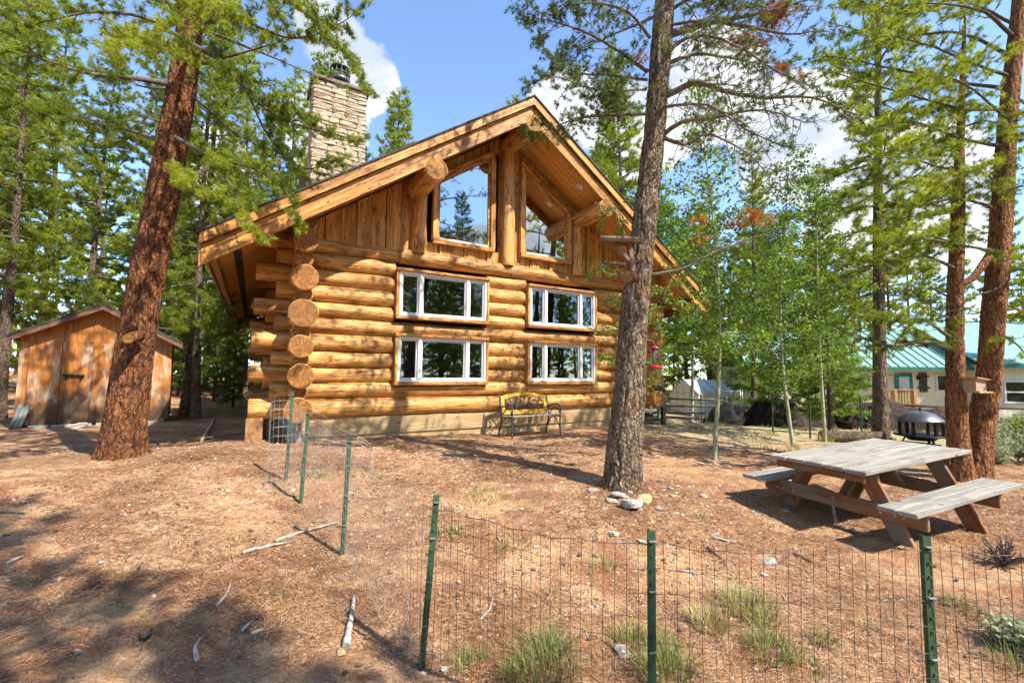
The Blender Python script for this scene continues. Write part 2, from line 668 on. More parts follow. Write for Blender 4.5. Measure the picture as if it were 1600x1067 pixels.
def leafmat(name, stops, trans=.4, rough=.5):
    """colour by the 'tint' face attribute"""
    t = NT(name)
    a = t.new('Attribute', attribute_name='tint')
    cr = t.new('ValToRGB')
    el = cr.color_ramp.elements
    el[0].position, el[0].color = stops[0][0], (*stops[0][1], 1)
    el[1].position, el[1].color = stops[-1][0], (*stops[-1][1], 1)
    for p, c in stops[1:-1]:
        e = el.new(p)
        e.color = (*c, 1)
    t.L.new(a.outputs['Fac'], cr.inputs[0])
    col = t.hsv(cr.outputs[0], t.math('ADD', t.math('MULTIPLY', t.rnd(), .3), .85))
    tr = t.new('BsdfTranslucent')
    t.L.new(t.hsv(col, 1.25, .49, 1.1), tr.inputs[0])
    t.inp(t.p, 'Base Color', col)
    t.p.inputs['Roughness'].default_value = rough
    t.p.inputs['Specular IOR Level'].default_value = .25
    m = t.new('MixShader')
    m.inputs[0].default_value = trans
    t.L.new(t.p.outputs[0], m.inputs[1])
    t.L.new(tr.outputs[0], m.inputs[2])
    t.L.new(m.outputs[0], t.out.inputs[0])
    return t.mat


def glassmat(name, refl, tint=(.55, .62, .6), ior=1.55):
    t = NT(name)
    tr = t.new('BsdfTransparent')
    tr.inputs[0].default_value = (*tint, 1)
    gl = t.new('BsdfGlossy')
    gl.inputs['Roughness'].default_value = .012
    gl.inputs[0].default_value = (.92, .95, 1, 1)
    fr = t.new('Fresnel')
    fr.inputs[0].default_value = ior
    n = t.noise(t.tc.outputs['Object'], 1.7, 2, .5)
    b = t.new('Bump')
    b.inputs['Strength'].default_value = .05
    b.inputs['Distance'].default_value = .01
    t.L.new(n, b.inputs['Height'])
    t.L.new(b.outputs[0], gl.inputs['Normal'])
    f = t.math('ADD', fr.outputs[0], refl)
    m = t.new('MixShader')
    t.L.new(f, m.inputs[0])
    t.L.new(tr.outputs[0], m.inputs[1])
    t.L.new(gl.outputs[0], m.inputs[2])
    t.L.new(m.outputs[0], t.out.inputs[0])
    return t.mat


M = {}
M['log'] = wood('log_wood', (.66, .375, .125), (.46, .198, .047), knot=(.10, .040, .015), rough=.55, var=.3, spec=.3, gl=1.3, strong=True)
M['logend'] = endgrain('log_end_grain', (.50, .25, .07), (.30, .115, .028))
M['logend_shade'] = endgrain('shaded_end_grain', (.44, .195, .052), (.24, .09, .022))  # left corner log ends: shade put into a darker copy of the end grain
M['board'] = wood('siding_wood', (.67, .36, .105), (.48, .20, .047), axis=2, rough=.5, var=.28, strong=True)
M['fascia'] = wood('fascia_wood', (.62, .325, .09), (.44, .175, .036), axis=0, rough=.5, var=.14, strong=True)
M['soffit'] = wood('soffit_wood', (.70, .36, .095), (.55, .235, .05), axis=0, rough=.5, var=.22)
M['oldwood'] = wood('eave_wood', (.40, .22, .10), (.25, .12, .05), axis=0, rough=.7, var=.2, weather=(.22, .17, .12), wamt=.5)
M['skirt'] = wood('skirt_wood', (.50, .36, .19), (.38, .25, .12), axis=0, rough=.7, var=.1)
M['greywood'] = wood('weathered_wood', (.37, .345, .305), (.235, .215, .185), knot=(.08, .07, .06), axis=0, rough=.85, var=.12, weather=(.17, .155, .14), wamt=.35, spec=.15, gl=1.2)
M['tablewood'] = wood('stained_table_wood', (.27, .125, .055), (.17, .065, .025), knot=(.03, .015, .01), axis=0, rough=.75, var=.2, weather=(.20, .165, .13), wamt=.75, spec=.2)
M['darkwood'] = plain('dark_fence_wood', (.06, .048, .04), .8, nscale=9, namt=.5)
M['railwood'] = wood('old_rail_wood', (.16, .125, .10), (.085, .065, .05), axis=0, rough=.85, var=.3)
M['blackmetal'] = plain('black_metal', (.02, .02, .022), .45, .6, nscale=12, namt=.5)
M['white'] = plain('white_vinyl', (.66, .655, .63), .4, nscale=3, namt=.04)
M['shingle'] = plain('dark_shingle', (.05, .046, .045), .9, nscale=30, namt=.5, bump=.4)
M['concrete'] = plain('concrete', (.28, .26, .235), .85, nscale=8, namt=.18, bump=.3, var=.1)
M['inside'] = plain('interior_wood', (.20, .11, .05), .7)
M['screen'] = plain('insect_screen', (.07, .105, .105), .7, namt=.1)
M['glass_low'] = glassmat('window_glass', .05)
M['glass_high'] = glassmat('gable_glass', .34)
M['glass_far'] = glassmat('house_glass', .12)
M['bark_red'] = bark('red_pine_bark', (.31, .130, .056), (.17, .064, .028), (.034, .017, .011), 1.0, .4)
M['bark_grey'] = bark('grey_pine_bark', (.41, .315, .225), (.20, .138, .088), (.022, .016, .012), 1.3, .42, moss=(.30, .155, .07))
M['bark_mid'] = bark('brown_pine_bark', (.28, .205, .145), (.17, .118, .078), (.04, .028, .02), 1.1, .35)
M['bark_orange'] = bark('orange_pine_bark', (.44, .205, .085), (.27, .118, .050), (.05, .026, .016), 1.3, .4)
M['twig'] = plain('pine_twig', (.105, .082, .066), .9, nscale=20, namt=.35)
M['twig_pale'] = plain('bare_branch', (.17, .135, .105), .9, nscale=20, namt=.4)
M['aspenbark'] = plain('aspen_bark', (.30, .325, .20), .7, nscale=7, namt=.3)
M['needle'] = leafmat('pine_needles', [(0, (.050, .088, .018)), (.45, (.115, .175, .030)), (1, (.24, .30, .045))], .5)
M['needle_sun'] = leafmat('bright_pine_needles', [(0, (.075, .110, .016)), (.4, (.175, .235, .030)), (1, (.33, .37, .046))], .52)
M['needle_dead'] = leafmat('dead_needles', [(0, (.26, .11, .03)), (1, (.44, .21, .07))], .35)
M['aspen'] = leafmat('aspen_leaves', [(0, (.06, .12, .026)), (.5, (.14, .24, .04)), (1, (.25, .34, .06))], .5, .4)
M['grass'] = leafmat('grass_blades', [(0, (.09, .13, .03)), (.5, (.20, .22, .06)), (1, (.46, .38, .18))], .3)
M['sage'] = leafmat('sage_leaves', [(0, (.17, .20, .11)), (.5, (.30, .34, .19)), (1, (.46, .46, .24))], .25)
M['litter'] = leafmat('needle_litter', [(0, (.10, .055, .034)), (.22, (.28, .125, .06)), (.55, (.43, .22, .11)), (1, (.62, .46, .30))], .1)
M['green_paint'] = plain('green_post_paint', (.036, .078, .038), .5, nscale=10, namt=.3)
M['wire'] = plain('rusty_wire', (.13, .10, .085), .55, .5, nscale=14, namt=.4)
M['wire_pale'] = plain('galvanised_wire', (.42, .42, .41), .45, .6, nscale=14, namt=.2)


def rockmat(name, c1, c2):
    t = NT(name)
    v = t.mapping((1, 1, 1), t.rvec())
    a = t.noise(v, 6, 6, .65)
    b = t.noise(v, 28, 4, .7)
    col = t.mix(t.ramp(a, .35, .68), c1, c2)
    col = t.mix(t.ramp(b, .5, .75, 0, .5), col, tuple(q * .5 for q in c1))
    col = t.hsv(col, t.math('ADD', t.math('MULTIPLY', t.rnd(), .4), .8))
    t.bump(t.math('ADD', a, t.math('MULTIPLY', b, .4)), .6, .02)
    return t.done(col, .85, .25)


M['rock'] = rockmat('pale_granite', (.27, .24, .20), (.52, .48, .42))
M['rock_tan'] = rockmat('tan_rock', (.36, .22, .10), (.55, .37, .19))
M['rock_chim'] = rockmat('chimney_stone', (.34, .255, .165), (.58, .47, .34))
M['pebble'] = rockmat('pebble_stone', (.42, .31, .22), (.66, .56, .45))


def groundmat():
    t = NT('forest_floor')
    P = t.tc.outputs['Object']
    big = t.noise(P, .55, 5, .6)
    med = t.noise(P, 2.1, 6, .62, .6)
    fine = t.noise(P, 14, 6, .68)
    vf = t.noise(P, 62, 4, .7)
    streak = t.noise(t.mapping((70, 16, 30), None, None, (0, 0, .7)), 1., 3, .6)
    streak2 = t.noise(t.mapping((16, 75, 30), None, None, (0, 0, .3)), 1., 3, .6)
    dust = (.49, .305, .16)
    need = (.29, .125, .057)
    duff = (.18, .118, .078)
    col = t.mix(t.ramp(med, .36, .60), need, dust)
    col = t.mix(t.ramp(big, .46, .62, 0, .5), col, (.40, .225, .12))
    drift = t.noise(t.mapping((1.0, 2.2, 1), None, None, (0, 0, .45)), 1.25, 5, .65, .8)
    col = t.mix(t.ramp(drift, .50, .62, 0, .75), col, (.20, .085, .045))
    col = t.mix(t.ramp(fine, .48, .70, 0, .8), col, duff)
    col = t.mix(t.ramp(streak, .58, .70, 0, .6), col, (.42, .18, .08))
    col = t.mix(t.ramp(streak2, .60, .72, 0, .6), col, (.60, .43, .28))
    col = t.mix(t.ramp(vf, .52, .68, 0, .85), col, (.075, .043, .028))
    vf2 = t.noise(t.mapping((1, 1, 1), (7, 3, 1)), 48, 4, .7)
    col = t.mix(t.ramp(vf2, .54, .68, 0, .8), col, (.60, .43, .29))
    peb = t.voro(P, 26, 'F1')
    pm = t.math('MULTIPLY', t.ramp(peb, .10, .20, 1, 0), t.ramp(t.noise(P, 3.3, 3, .6), .50, .62))
    col = t.mix(t.math('MULTIPLY', pm, .8), col, (.60, .53, .45))
    # grassy, paler ground further out on the right
    sep = t.new('SeparateXYZ')
    t.L.new(P, sep.inputs[0])
    far = t.math('MULTIPLY', t.ramp(sep.outputs[1], 7.5, 10.5), t.ramp(sep.outputs[0], 1.5, 4.5))
    gr = t.mix(t.ramp(med, .4, .6), (.40, .31, .19), (.29, .245, .135))
    gr = t.mix(t.ramp(fine, .45, .65, 0, .6), gr, (.48, .39, .26))
    col = t.mix(t.math('MULTIPLY', far, .85), col, gr)
    h = t.math('ADD', t.math('ADD', t.math('MULTIPLY', fine, .6), t.math('MULTIPLY', vf, .45)), t.math('ADD', t.math('MULTIPLY', streak, .3), pm))
    t.bump(h, 1., .035)
    return t.done(col, .95, .1)


M['ground'] = groundmat()

# ------------------------------------------------------------------ ground


def axis_lines(segs):
    out = [segs[0][0]]
    for a, b, st in segs:
        n = max(1, int(round((b - a) / st)))
        out += list(a + (b - a) * (np.arange(n) + 1) / n)
    return np.array(out)


def grow(a, first, n, ratio):
    out, st = [], first
    for _ in range(n):
        a += st
        out.append(a)
        st *= ratio
    return out


def make_ground():
    xs = axis_lines([(-9, 9, .06)])
    ex = np.array(grow(9, .08, 34, 1.19))
    xs = np.concatenate([-ex[::-1], xs, ex])
    ys = axis_lines([(.9, 7, .045), (7, 13, .10)])
    ys = np.concatenate([.9 - np.array(grow(0, .08, 30, 1.20))[::-1], ys, np.array(grow(13, .14, 32, 1.19))])
    X, Y = np.meshgrid(xs, ys)
    x, y = X.ravel(), Y.ravel()
    z = hground(x, y)
    near = (np.abs(x) < 9) & (y > .8) & (y < 8)
    P = np.stack([x, y, x * 0], 1)
    z[near] += .006 * fbm(P[near] * 22, 2, 31)
    nx, ny = len(xs), len(ys)
    i = (np.arange(ny - 1)[:, None] * nx + np.arange(nx - 1)[None]).ravel()
    F = np.stack([i, i + 1, i + nx + 1, i + nx], 1)
    o = link('ground', np_mesh('ground', np.stack([x, y, z], 1), F, M['ground'], smooth=True))
    tag(o, kind='structure')


make_ground()

# ------------------------------------------------------------------ log cabin
TH, MX, MY = .5204, -.1522, 9.8
CB = .36                                    # base height of the cabin
OVER, APEX, SPAN, SLOPE = 1.14, 5.69, 5.475, .683
ROOF_L = 11.6


def zl(rel):
    """height relative to the camera -> cabin local height"""
    return rel + CAM_Z - CB


def log_mesh(ln, r, rng, n=16, flare0=1., flare1=1., crook=.016):
    k = max(4, int(ln / .14))
    x = np.linspace(0, ln, k)
    x = np.concatenate([[0, .018], x[1:-1], [ln - .018, ln]])
    k = len(x)
    sd = rng.randrange(9999)
    wob = r * (1 + .045 * vnoise(np.stack([x * 1.1, x * 0 + sd, x * 0], 1), sd))
    fl = 1 + (flare0 - 1) * np.exp(-x / .35) + (flare1 - 1) * np.exp(-(ln - x) / .35)
    wob = wob * fl
    wob[0] *= .93
    wob[-1] *= .93
    cy = crook * vnoise(np.stack([x * .7, x * 0 + 5.3, x * 0 + sd], 1), sd)
    cz = crook * vnoise(np.stack([x * .7, x * 0 + 9.3, x * 0 + sd], 1), sd + 3)
    a = np.arange(n) / n * 2 * math.pi
    aa, xx = np.meshgrid(a, x)
    bump_ = 1 + .045 * fbm(np.stack([xx.ravel() * 2.6, np.cos(aa).ravel() * 1.6 + sd, np.sin(aa).ravel() * 1.6], 1), 3, sd + 1).reshape(xx.shape)
    Y = wob[:, None] * np.cos(aa) * bump_ + cy[:, None]
    Z = wob[:, None] * np.sin(aa) * bump_ + cz[:, None]
    V = np.stack([xx, Y, Z], 2).reshape(-1, 3)
    mb = MB()
    F = [(i * n + j, (i + 1) * n + j, (i + 1) * n + (j + 1) % n, i * n + (j + 1) % n) for i in range(k - 1) for j in range(n)]
    F = [f[::-1] for f in F]
    mb.add(V, F, 0, True)
    mb.f.append(list(range(n))[::-1])
    mb.f.append(list(range((k - 1) * n, k * n)))
    mb.m += [1, 1]
    mb.sm += [False, False]
    return mb


def add_log(name, parent, p0, p1, r, rng, endmat='logend', **kw):
    p0, p1 = Vector(p0), Vector(p1)
    d = p1 - p0
    o = log_mesh(d.length, r, rng, **kw).build(name, [M['log'], M[endmat]], parent, p0)
    o.rotation_euler = d.to_track_quat('X', 'Z').to_euler()
    return o


def plank(name, parent, a, b, w, h, mat, up=(0, 0, 1), bev=.006):
    """board from a to b, its own x axis along its length"""
    a, b = Vector(a), Vector(b)
    d = b - a
    ln = d.length
    x = d.normalized()
    y = Vector(up).cross(x).normalized()
    z = x.cross(y)
    o = MB().box((ln / 2, 0, 0), (ln, w, h), None, 0, bev).build(name, mat, parent, a)
    o.rotation_euler = Matrix((x, y, z)).transposed().to_euler()
    return o


def build_cabin():
    rng = random.Random(4)
    c = empty('log_cabin', (MX, MY, CB), TH, 'golden log cabin with steep gable roof and stone chimney', 'cabin')
    B = [-.82, -.47, -.19, .09, .37, .68, .97, 1.26, 1.57, 1.87, 2.16, 2.43]
    wx = [(-2.3666, -.4884), (.614, 2.498)]
    wz = [(1.0986, 1.9678), (-.1784, .692)]
    PAD = .075
    for k in range(11):
        z0, z1 = B[k], B[k + 1]
        zc, r = zl((z0 + z1) / 2), (z1 - z0) / 2 + .008
        yc = .165
        tip = 4.83 if k % 2 == 0 else 4.50
        cut = any(min(z1, b + PAD) - max(z0, a - PAD) > .10 for a, b in wz)
        tl = tip + rng.uniform(-.05, .05)
        tr = 4.5 + rng.uniform(-.08, .08)
        if cut:
            segs = [(-tl, wx[0][0] - PAD + .02), (wx[0][1] + PAD - .02, wx[1][0] - PAD + .02), (wx[1][1] + PAD - .02, tr)]
        elif k == 10:
            segs = [(-tl, -2.35), (-2.36, 1.62), (1.60, tr)]
        else:
            segs = [(-tl, tr)]
        for q, (a, b) in enumerate(segs):
            rr = r * (1.08 if (k == 10 and q == 1) else 1)
            yy = yc - (.05 if (k == 10 and q == 1) else 0)
            add_log('log', c, (a, yy, zc), (b, yy, zc), rr, rng, n=18)
    # side walls: log ends stand out in front of the corner, large and small by turns
    ends = [(-.61, .205, .62), (-.34, .13, .40), (-.07, .20, .62), (.17, .125, .40), (.41, .195, .64), (.68, .14, .42), (.95, .235, .70), (1.27, .15, .40), (1.55, .215, .60), (1.88, .15, .45), (2.18, .20, .66), (2.52, .18, .55)]
    for sx in (-1, 1):
        for i, (zr, r, o) in enumerate(ends):
            o += rng.uniform(-.04, .04)
            add_log('side_log', c, (sx * 4.09, -o, zl(zr)), (sx * 4.09, 9.9, zl(zr)), max(.15, r * .86), rng, endmat='logend_shade' if sx < 0 else 'logend', n=20, flare0=(r / max(.15, r * .86)), flare1=1)
        for i in range(2):
            zr = 2.75 + .0 * i
        add_log('side_log', c, (sx * 4.09, -OVER + .35, zl(2.78)), (sx * 4.09, 10.2, zl(2.78)), .17, rng)
    # cross wall and back wall: their tips show beyond the side wall
    for yb in (4.6, 9.6):
        for k in range(11):
            zc = zl((B[k] + B[k + 1]) / 2)
            t = 4.88 if k % 2 == 0 else 4.55
            if yb < 9:
                add_log('cross_log', c, (-t, yb, zc), (-3.9, yb, zc), .15, rng, n=12)
            else:
                add_log('cross_log', c, (-t, yb, zc), (t, yb, zc), .155, rng, n=12)
    # skirt boards and foundation below the bottom log
    plank('skirt_board', c, (-3.98, .14, zl(-.985)), (4.15, .14, zl(-.985)), .10, .33, M['skirt'])
    plank('skirt_board', c, (-3.98, .17, zl(-1.26)), (4.15, .17, zl(-1.26)), .10, .21, M['skirt'])
    MB().box((.1, .26, zl(-1.45)), (8.2, .16, .5)).build('foundation', M['concrete'], c)
    MB().box((-4.02, 5, zl(-1.1)), (.2, 9.6, .85)).box((4.02, 5, zl(-1.1)), (.2, 9.6, .85)).build('foundation', M['concrete'], c)
    # added corner block, darkened to stand for the shaded opening under the log tips
    plank('corner_shade_block', c, (-4.70, .02, zl(-.99)), (-4.62, 1.0, zl(-.99)), .25, .42, M['oldwood'])
    # windows
    for wi, (xa, xb) in enumerate(wx):
        for za, zb in wz:
            cx, cz, w, h = (xa + xb) / 2, zl((za + zb) / 2), xb - xa, zb - za
            t = MB()
            f = .048
            yf, dp = -.012, .09
            t.box((0, yf, h / 2 - f / 2), (w, dp, f), None, 0, .006).box((0, yf, -h / 2 + f / 2), (w, dp, f), None, 0, .006)
            for sx in (-1, 1):
                t.box((sx * (w / 2 - f / 2), yf, 0), (f, dp, h - 2 * f), None, 0, .006)
                t.box((sx * (w / 2 - .43), yf, 0), (.075, dp, h - 2 * f), None, 0, .006)
            win = t.build('window', M['white'], c, (cx, 0, cz))
            for (px0, px1) in ((-w / 2 + f, -w / 2 + .3925), (-w / 2 + .4675, w / 2 - .4675), (w / 2 - .3925, w / 2 - f)):
                s = MB()
                pw, ph, pc = px1 - px0, h - 2 * f, (px0 + px1) / 2
                e = .03
                for sg in (-1, 1):
                    s.box((pc, .004, sg * (ph / 2 - e / 2)), (pw, .05, e), None, 0, .004)
                    s.box((pc + sg * (pw / 2 - e / 2), .004, 0), (e, .05, ph - 2 * e), None, 0, .004)
                s.build('sash', M['white'], win)
                g = MB().box((pc, .012, 0), (pw - 2 * e + .01, .006, ph - 2 * e + .01))
                g.build('pane', M['glass_low'], win)
                if pw < .5:
                    MB().box((pc, .05, 0), (pw - .02, .004, ph - .02)).build('insect_screen', M['screen'], win)
            tw = .058
            for q in (-1, 1):
                plank('window_trim', win, (-w / 2 - tw, .05, q * (h / 2 + tw / 2 + .002)), (w / 2 + tw, .05, q * (h / 2 + tw / 2 + .002)), .30 if q > 0 else .26, tw, M['fascia'])
                o = plank('window_trim', win, (q * (w / 2 + tw / 2 + .002), .055, -h / 2), (q * (w / 2 + tw / 2 + .002), .055, h / 2), .24, tw, M['fascia'], up=(1, 0, 0))
                o.rotation_euler = (0, 0, 0)
                o.data = MB().box((0, 0, 0), (tw, .24, h), None, 0, .006).mesh('window_trim', M['board'])
                o.location = (q * (w / 2 + tw / 2 + .002), .055, 0)
    # gable

    def under(s):
        return APEX - .30 - SLOPE * abs(s)
    GB = 2.43

    def gtop(s):
        return 4.74 - SLOPE * (abs(s) - .42)
    gw = [(-1.60, -.39), (.48, 1.69)]
    bw = .275
    s0 = -4.0
    while s0 < 3.95:
        s1 = s0 + bw
        a, b = s0 + .006, s1 - .006
        proud = .03 * (int(round((s0 + 4) / bw)) % 2)
        y0, y1 = .10 - proud, .15
        inw = [g for g in gw if a < g[1] + .03 and b > g[0] - .03]
        pieces = []
        if not inw:
            pieces.append((a, b, GB - .08, GB - .08, under(a), under(b)))
        else:
            pieces.append((a, b, GB - .08, GB - .08, 2.66, 2.66))
            pieces.append((a, b, gtop(a) + .02, gtop(b) + .02, under(a), under(b)))
        for (a_, b_, za, zb, ta, tb) in pieces:
            if min(ta - za, tb - zb) < -.2 or max(ta - za, tb - zb) < .03:
                continue
            ta, tb = max(ta, za + .01), max(tb, zb + .01)
            cx = (a_ + b_) / 2
            mb = MB().prism([(a_ - cx, 0, zl(za) - zl(GB)), (b_ - cx, 0, zl(zb) - zl(GB)), (b_ - cx, 0, zl(tb) - zl(GB)), (a_ - cx, 0, zl(ta) - zl(GB))], (0, y0, 0), (0, y1, 0))
            mb.build('siding_board', M['board'], c, (cx, 0, zl(GB)))
        s0 = s1
    MB().prism([(-4.1, 0, zl(GB)), (4.1, 0, zl(GB)), (4.1, 0, zl(under(4.1))), (0.0, 0, zl(under(0))), (-4.1, 0, zl(under(4.1)))], (0, 9.5, 0), (0, 9.6, 0)).build('back_gable', M['board'], c)
    for (a, b) in gw:
        ta, tb = gtop(a), gtop(b)
        zb = 2.72
        cx, cz = (a + b) / 2, zl(2.72)
        f = .05
        win = MB()
        win.box((0, .06, f / 2), (b - a, .08, f))
        for sx, tt in ((-1, ta), (1, tb)):
            win.box((sx * ((b - a) / 2 - f / 2), .06, (tt - zb) / 2), (f, .08, tt - zb - 2 * f))
        win.bar((-(b - a) / 2, .06, ta - zb - f / 2), ((b - a) / 2, .06, tb - zb - f / 2), .08, f)
        wo = win.build('gable_window', M['fascia'], c, (cx, 0, cz))
        h1, h2 = ta - zb, tb - zb
        MB().prism([(-(b - a) / 2 + .03, 0, .03), ((b - a) / 2 - .03, 0, .03), ((b - a) / 2 - .03, 0, h2 - .04), (-(b - a) / 2 + .03, 0, h1 - .04)], (0, .045, 0), (0, .052, 0)).build('pane', M['glass_high'], wo)
        MB().box((0, .012, .028), (b - a - .10, .02, .035)).build('sill_strip', M['white'], wo)
        tw = .11
        plank('window_trim', wo, (-(b - a) / 2 - .10, .02, -.05), ((b - a) / 2 + .10, .02, -.05), .12, .085, M['fascia'])
        for sx, hh in ((-1, h1), (1, h2)):
            MB().box((0, 0, hh / 2), (tw, .13, hh + .02), None, 0, .006).build('window_trim', M['board'], wo, (sx * ((b - a) / 2 + tw / 2), .03, 0))
        plank('window_trim', wo, (-(b - a) / 2 - .10, .02, h1 + .055 - math.copysign(.068, h2 - h1)), ((b - a) / 2 + .10, .02, h2 + .055 + math.copysign(.068, h2 - h1)), .14, .12, M['fascia'])
    # posts under ridge and purlins
    for s, r, top in ((.05, .165, 5.1), (-1.98, .15, 3.62), (2.0, .145, 3.7)):
        o = add_log('post', c, (s, .03, zl(GB - .06)), (s, .03, zl(top)), r, rng, n=18)
    # purlins and ridge log
    for s, zr, r in ((.05, 5.13, .195), (-2.03, 3.68, .215), (2.0, 3.74, .205)):
        add_log('purlin', c, (s, -OVER + .07, zl(zr)), (s, 9.9, zl(zr)), r, rng, n=22)
    # roof
    ang = math.atan(SLOPE)
    cs = math.cos(ang)
    y0, y1 = -OVER, ROOF_L - OVER
    rf = MB()
    for sx in (-1, 1):
        rf.prism([(0, 0, zl(APEX)), (sx * (SPAN + .03), 0, zl(APEX - SLOPE * (SPAN + .03))), (sx * (SPAN + .03), 0, zl(APEX - SLOPE * (SPAN + .03)) - .035), (0, 0, zl(APEX) - .035)], (0, y0 - .025, 0), (0, y1 + .02, 0))
    roof = rf.build('roof', M['shingle'], c)
    for sx in (-1, 1):
        e = Vector((sx * SPAN, 0, zl(APEX - SLOPE * SPAN)))
        a = Vector((0, 0, zl(APEX)))
        for front in (True, False):
            yf = y0 if front else y1
            sg = 1 if front else -1
            def rake(name, dz0, dz1, yy, th, mat, a_s=0.0):
                pa = [(0, 0, zl(APEX) - dz0), (sx * SPAN, 0, zl(APEX - SLOPE * SPAN) - dz0), (sx * SPAN, 0, zl(APEX - SLOPE * SPAN) - dz1), (0, 0, zl(APEX) - dz1)]
                ln = math.hypot(SPAN, SLOPE * SPAN)
                dx = Vector((sx * cs, 0, -math.sin(ang)))
                mb = MB()
                V = []
                for p in pa:
                    p = Vector(p) - Vector((0, 0, zl(APEX)))
                    V.append((p.dot(dx), 0, p.dot(Vector((sx * math.sin(ang), 0, cs)))))
                mb.prism(V, (0, -th / 2, 0), (0, th / 2, 0))
                o = mb.build(name, mat, roof, (0, yy, zl(APEX)))
                z = Vector((sx * math.sin(ang), 0, cs))
                y = z.cross(dx)
                o.rotation_euler = Matrix((dx, y, z)).transposed().to_euler()
            rake('fascia', .037, .20, yf + .02 * sg, .045, M['fascia'])
            rake('barge_board', .205, .50, yf + .10 * sg, .05, M['fascia'])
        # deck boards seen from below
        n = int(ROOF_L / .145)
        bwid = (ROOF_L - .02) / n
        da = Vector((sx * .02, 0, zl(APEX) - .24))
        db = Vector((sx * (SPAN - .05), 0, zl(APEX - SLOPE * (SPAN - .05)) - .24))
        d = (db - da)
        me = MB().box((d.length / 2, 0, 0), (d.length, bwid - .007, .03), None, 0, .004).mesh('soffit_board', M['soffit'])
        x = d.normalized()
        z = Vector((sx * math.sin(ang), 0, cs))
        rot = Matrix((x, z.cross(x), z)).transposed().to_euler()
        for i in range(n):
            link('soffit_board', me, roof, (da.x, y0 + .13 + bwid * (i + .5) * (ROOF_L - .26) / ROOF_L, da.z), rot)
        # eave: fascia board and gutter strip
        plank('eave_fascia', roof, (sx * (SPAN - .01), y0 + .045, zl(APEX - SLOPE * SPAN) - .14), (sx * (SPAN - .01), y1 - .045, zl(APEX - SLOPE * SPAN) - .14), .035, .17, M['oldwood'])
        plank('eave_fascia', roof, (sx * (SPAN - .16), y0 + .13, zl(APEX - SLOPE * SPAN) - .24), (sx * (SPAN - .16), y1 - .13, zl(APEX - SLOPE * SPAN) - .24), .05, .20, M['oldwood'])
        plank('vent_strip', roof, (sx * (SPAN - .42), y0 + .13, zl(APEX - SLOPE * (SPAN - .42)) - .27), (sx * (SPAN - .42), y1 - .13, zl(APEX - SLOPE * (SPAN - .42)) - .27), .13, .012, M['darkwood'], up=(sx * math.sin(ang), 0, cs))
    # ceiling lights in the soffit
    for s in (1.62, -1.0):
        zz = zl(APEX) - .262 - SLOPE * abs(s)
        o = MB().tube([(0, 0, 0), (0, 0, -.012)], .085, 20).build('soffit_light', M['white'], roof, (s, -.58, zz))
        o.rotation_euler = (0, math.copysign(ang, s), 0)
    # emblem ring under the ridge
    # interior
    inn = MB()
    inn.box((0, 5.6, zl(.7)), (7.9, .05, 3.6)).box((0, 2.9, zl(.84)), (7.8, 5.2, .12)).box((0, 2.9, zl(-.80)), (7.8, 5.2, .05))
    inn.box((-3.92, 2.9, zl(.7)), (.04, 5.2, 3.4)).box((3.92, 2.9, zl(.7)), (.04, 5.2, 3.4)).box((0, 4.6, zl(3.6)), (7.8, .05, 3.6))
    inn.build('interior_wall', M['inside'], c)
    # stone chimney
    ch = MB()
    cx0, cx1, cy0, cy1, ctop = -3.80, -2.60, 2.5, 3.5, 6.88
    ch.box(((cx0 + cx1) / 2, (cy0 + cy1) / 2, zl((2.5 + ctop) / 2)), (cx1 - cx0 - .10, cy1 - cy0 - .10, ctop - 2.5))
    chim = ch.build('chimney', M['concrete'], c)
    meshes = []
    for v in range(8):
        r2 = random.Random(50 + v)
        mb = MB()
        b = Vector((.5, .5, .5))
        mb.box((0, 0, 0), (1, 1, 1), None, 0, .16)
        mb.v = [(p[0] + r2.uniform(-.03, .03), p[1] + r2.uniform(-.15, .15), p[2] + r2.uniform(-.11, .11)) for p in mb.v]
        meshes.append(mb.mesh('stone', M['rock_chim']))
    z = 3.0
    while z < ctop - .02:
        h = rng.choice((.075, .10, .13, .16))
        h = min(h, ctop - z)
        for face in range(4):
            ln = (cx1 - cx0) if face % 2 == 0 else (cy1 - cy0)
            u = 0
            while u < ln - .01:
                w = rng.uniform(.18, .55)
                if ln - u - w < .15:
                    w = ln - u
                dpt = rng.uniform(.09, .14)
                m_ = u + w / 2
                if face == 0:
                    loc, rz = (cx0 + m_, cy0 + .045, z + h / 2), 0
                elif face == 1:
                    loc, rz = (cx1 - .045, cy0 + m_, z + h / 2), math.pi / 2
                elif face == 2:
                    loc, rz = (cx1 - m_, cy1 - .045, z + h / 2), math.pi
                else:
                    loc, rz = (cx0 + .045, cy1 - m_, z + h / 2), -math.pi / 2
                u += w
                if face == 2 or (face in (0, 1, 3) and z < APEX - SLOPE * abs(loc[0]) - .4):
                    continue
                o = link('stone', meshes[rng.randrange(8)], chim, (loc[0], loc[1], zl(loc[2])), (0, 0, rz))
                o.scale = (w - .012, dpt, h - .010)
        z += h
    MB().box(((cx0 + cx1) / 2, (cy0 + cy1) / 2, zl(ctop + .045)), (cx1 - cx0 + .14, cy1 - cy0 + .14, .09), None, 0, .012).build('chimney_cap', plain('cap_metal', (.17, .10, .075), .6), chim)
    fx, fy, fz = (cx0 + cx1) / 2 + .02, 2.95, zl(ctop + .09)
    M['flue'] = plain('flue_metal', (.10, .11, .115), .4, .5)
    fl = MB()
    fl.tube([(0, 0, 0), (0, 0, .30)], .155, 24).tube([(0, 0, .26), (0, 0, .33)], [.21, .245], 24)
    fl.build('flue_pipe', M['flue'], chim, (fx, fy, fz))
    cg = MB()
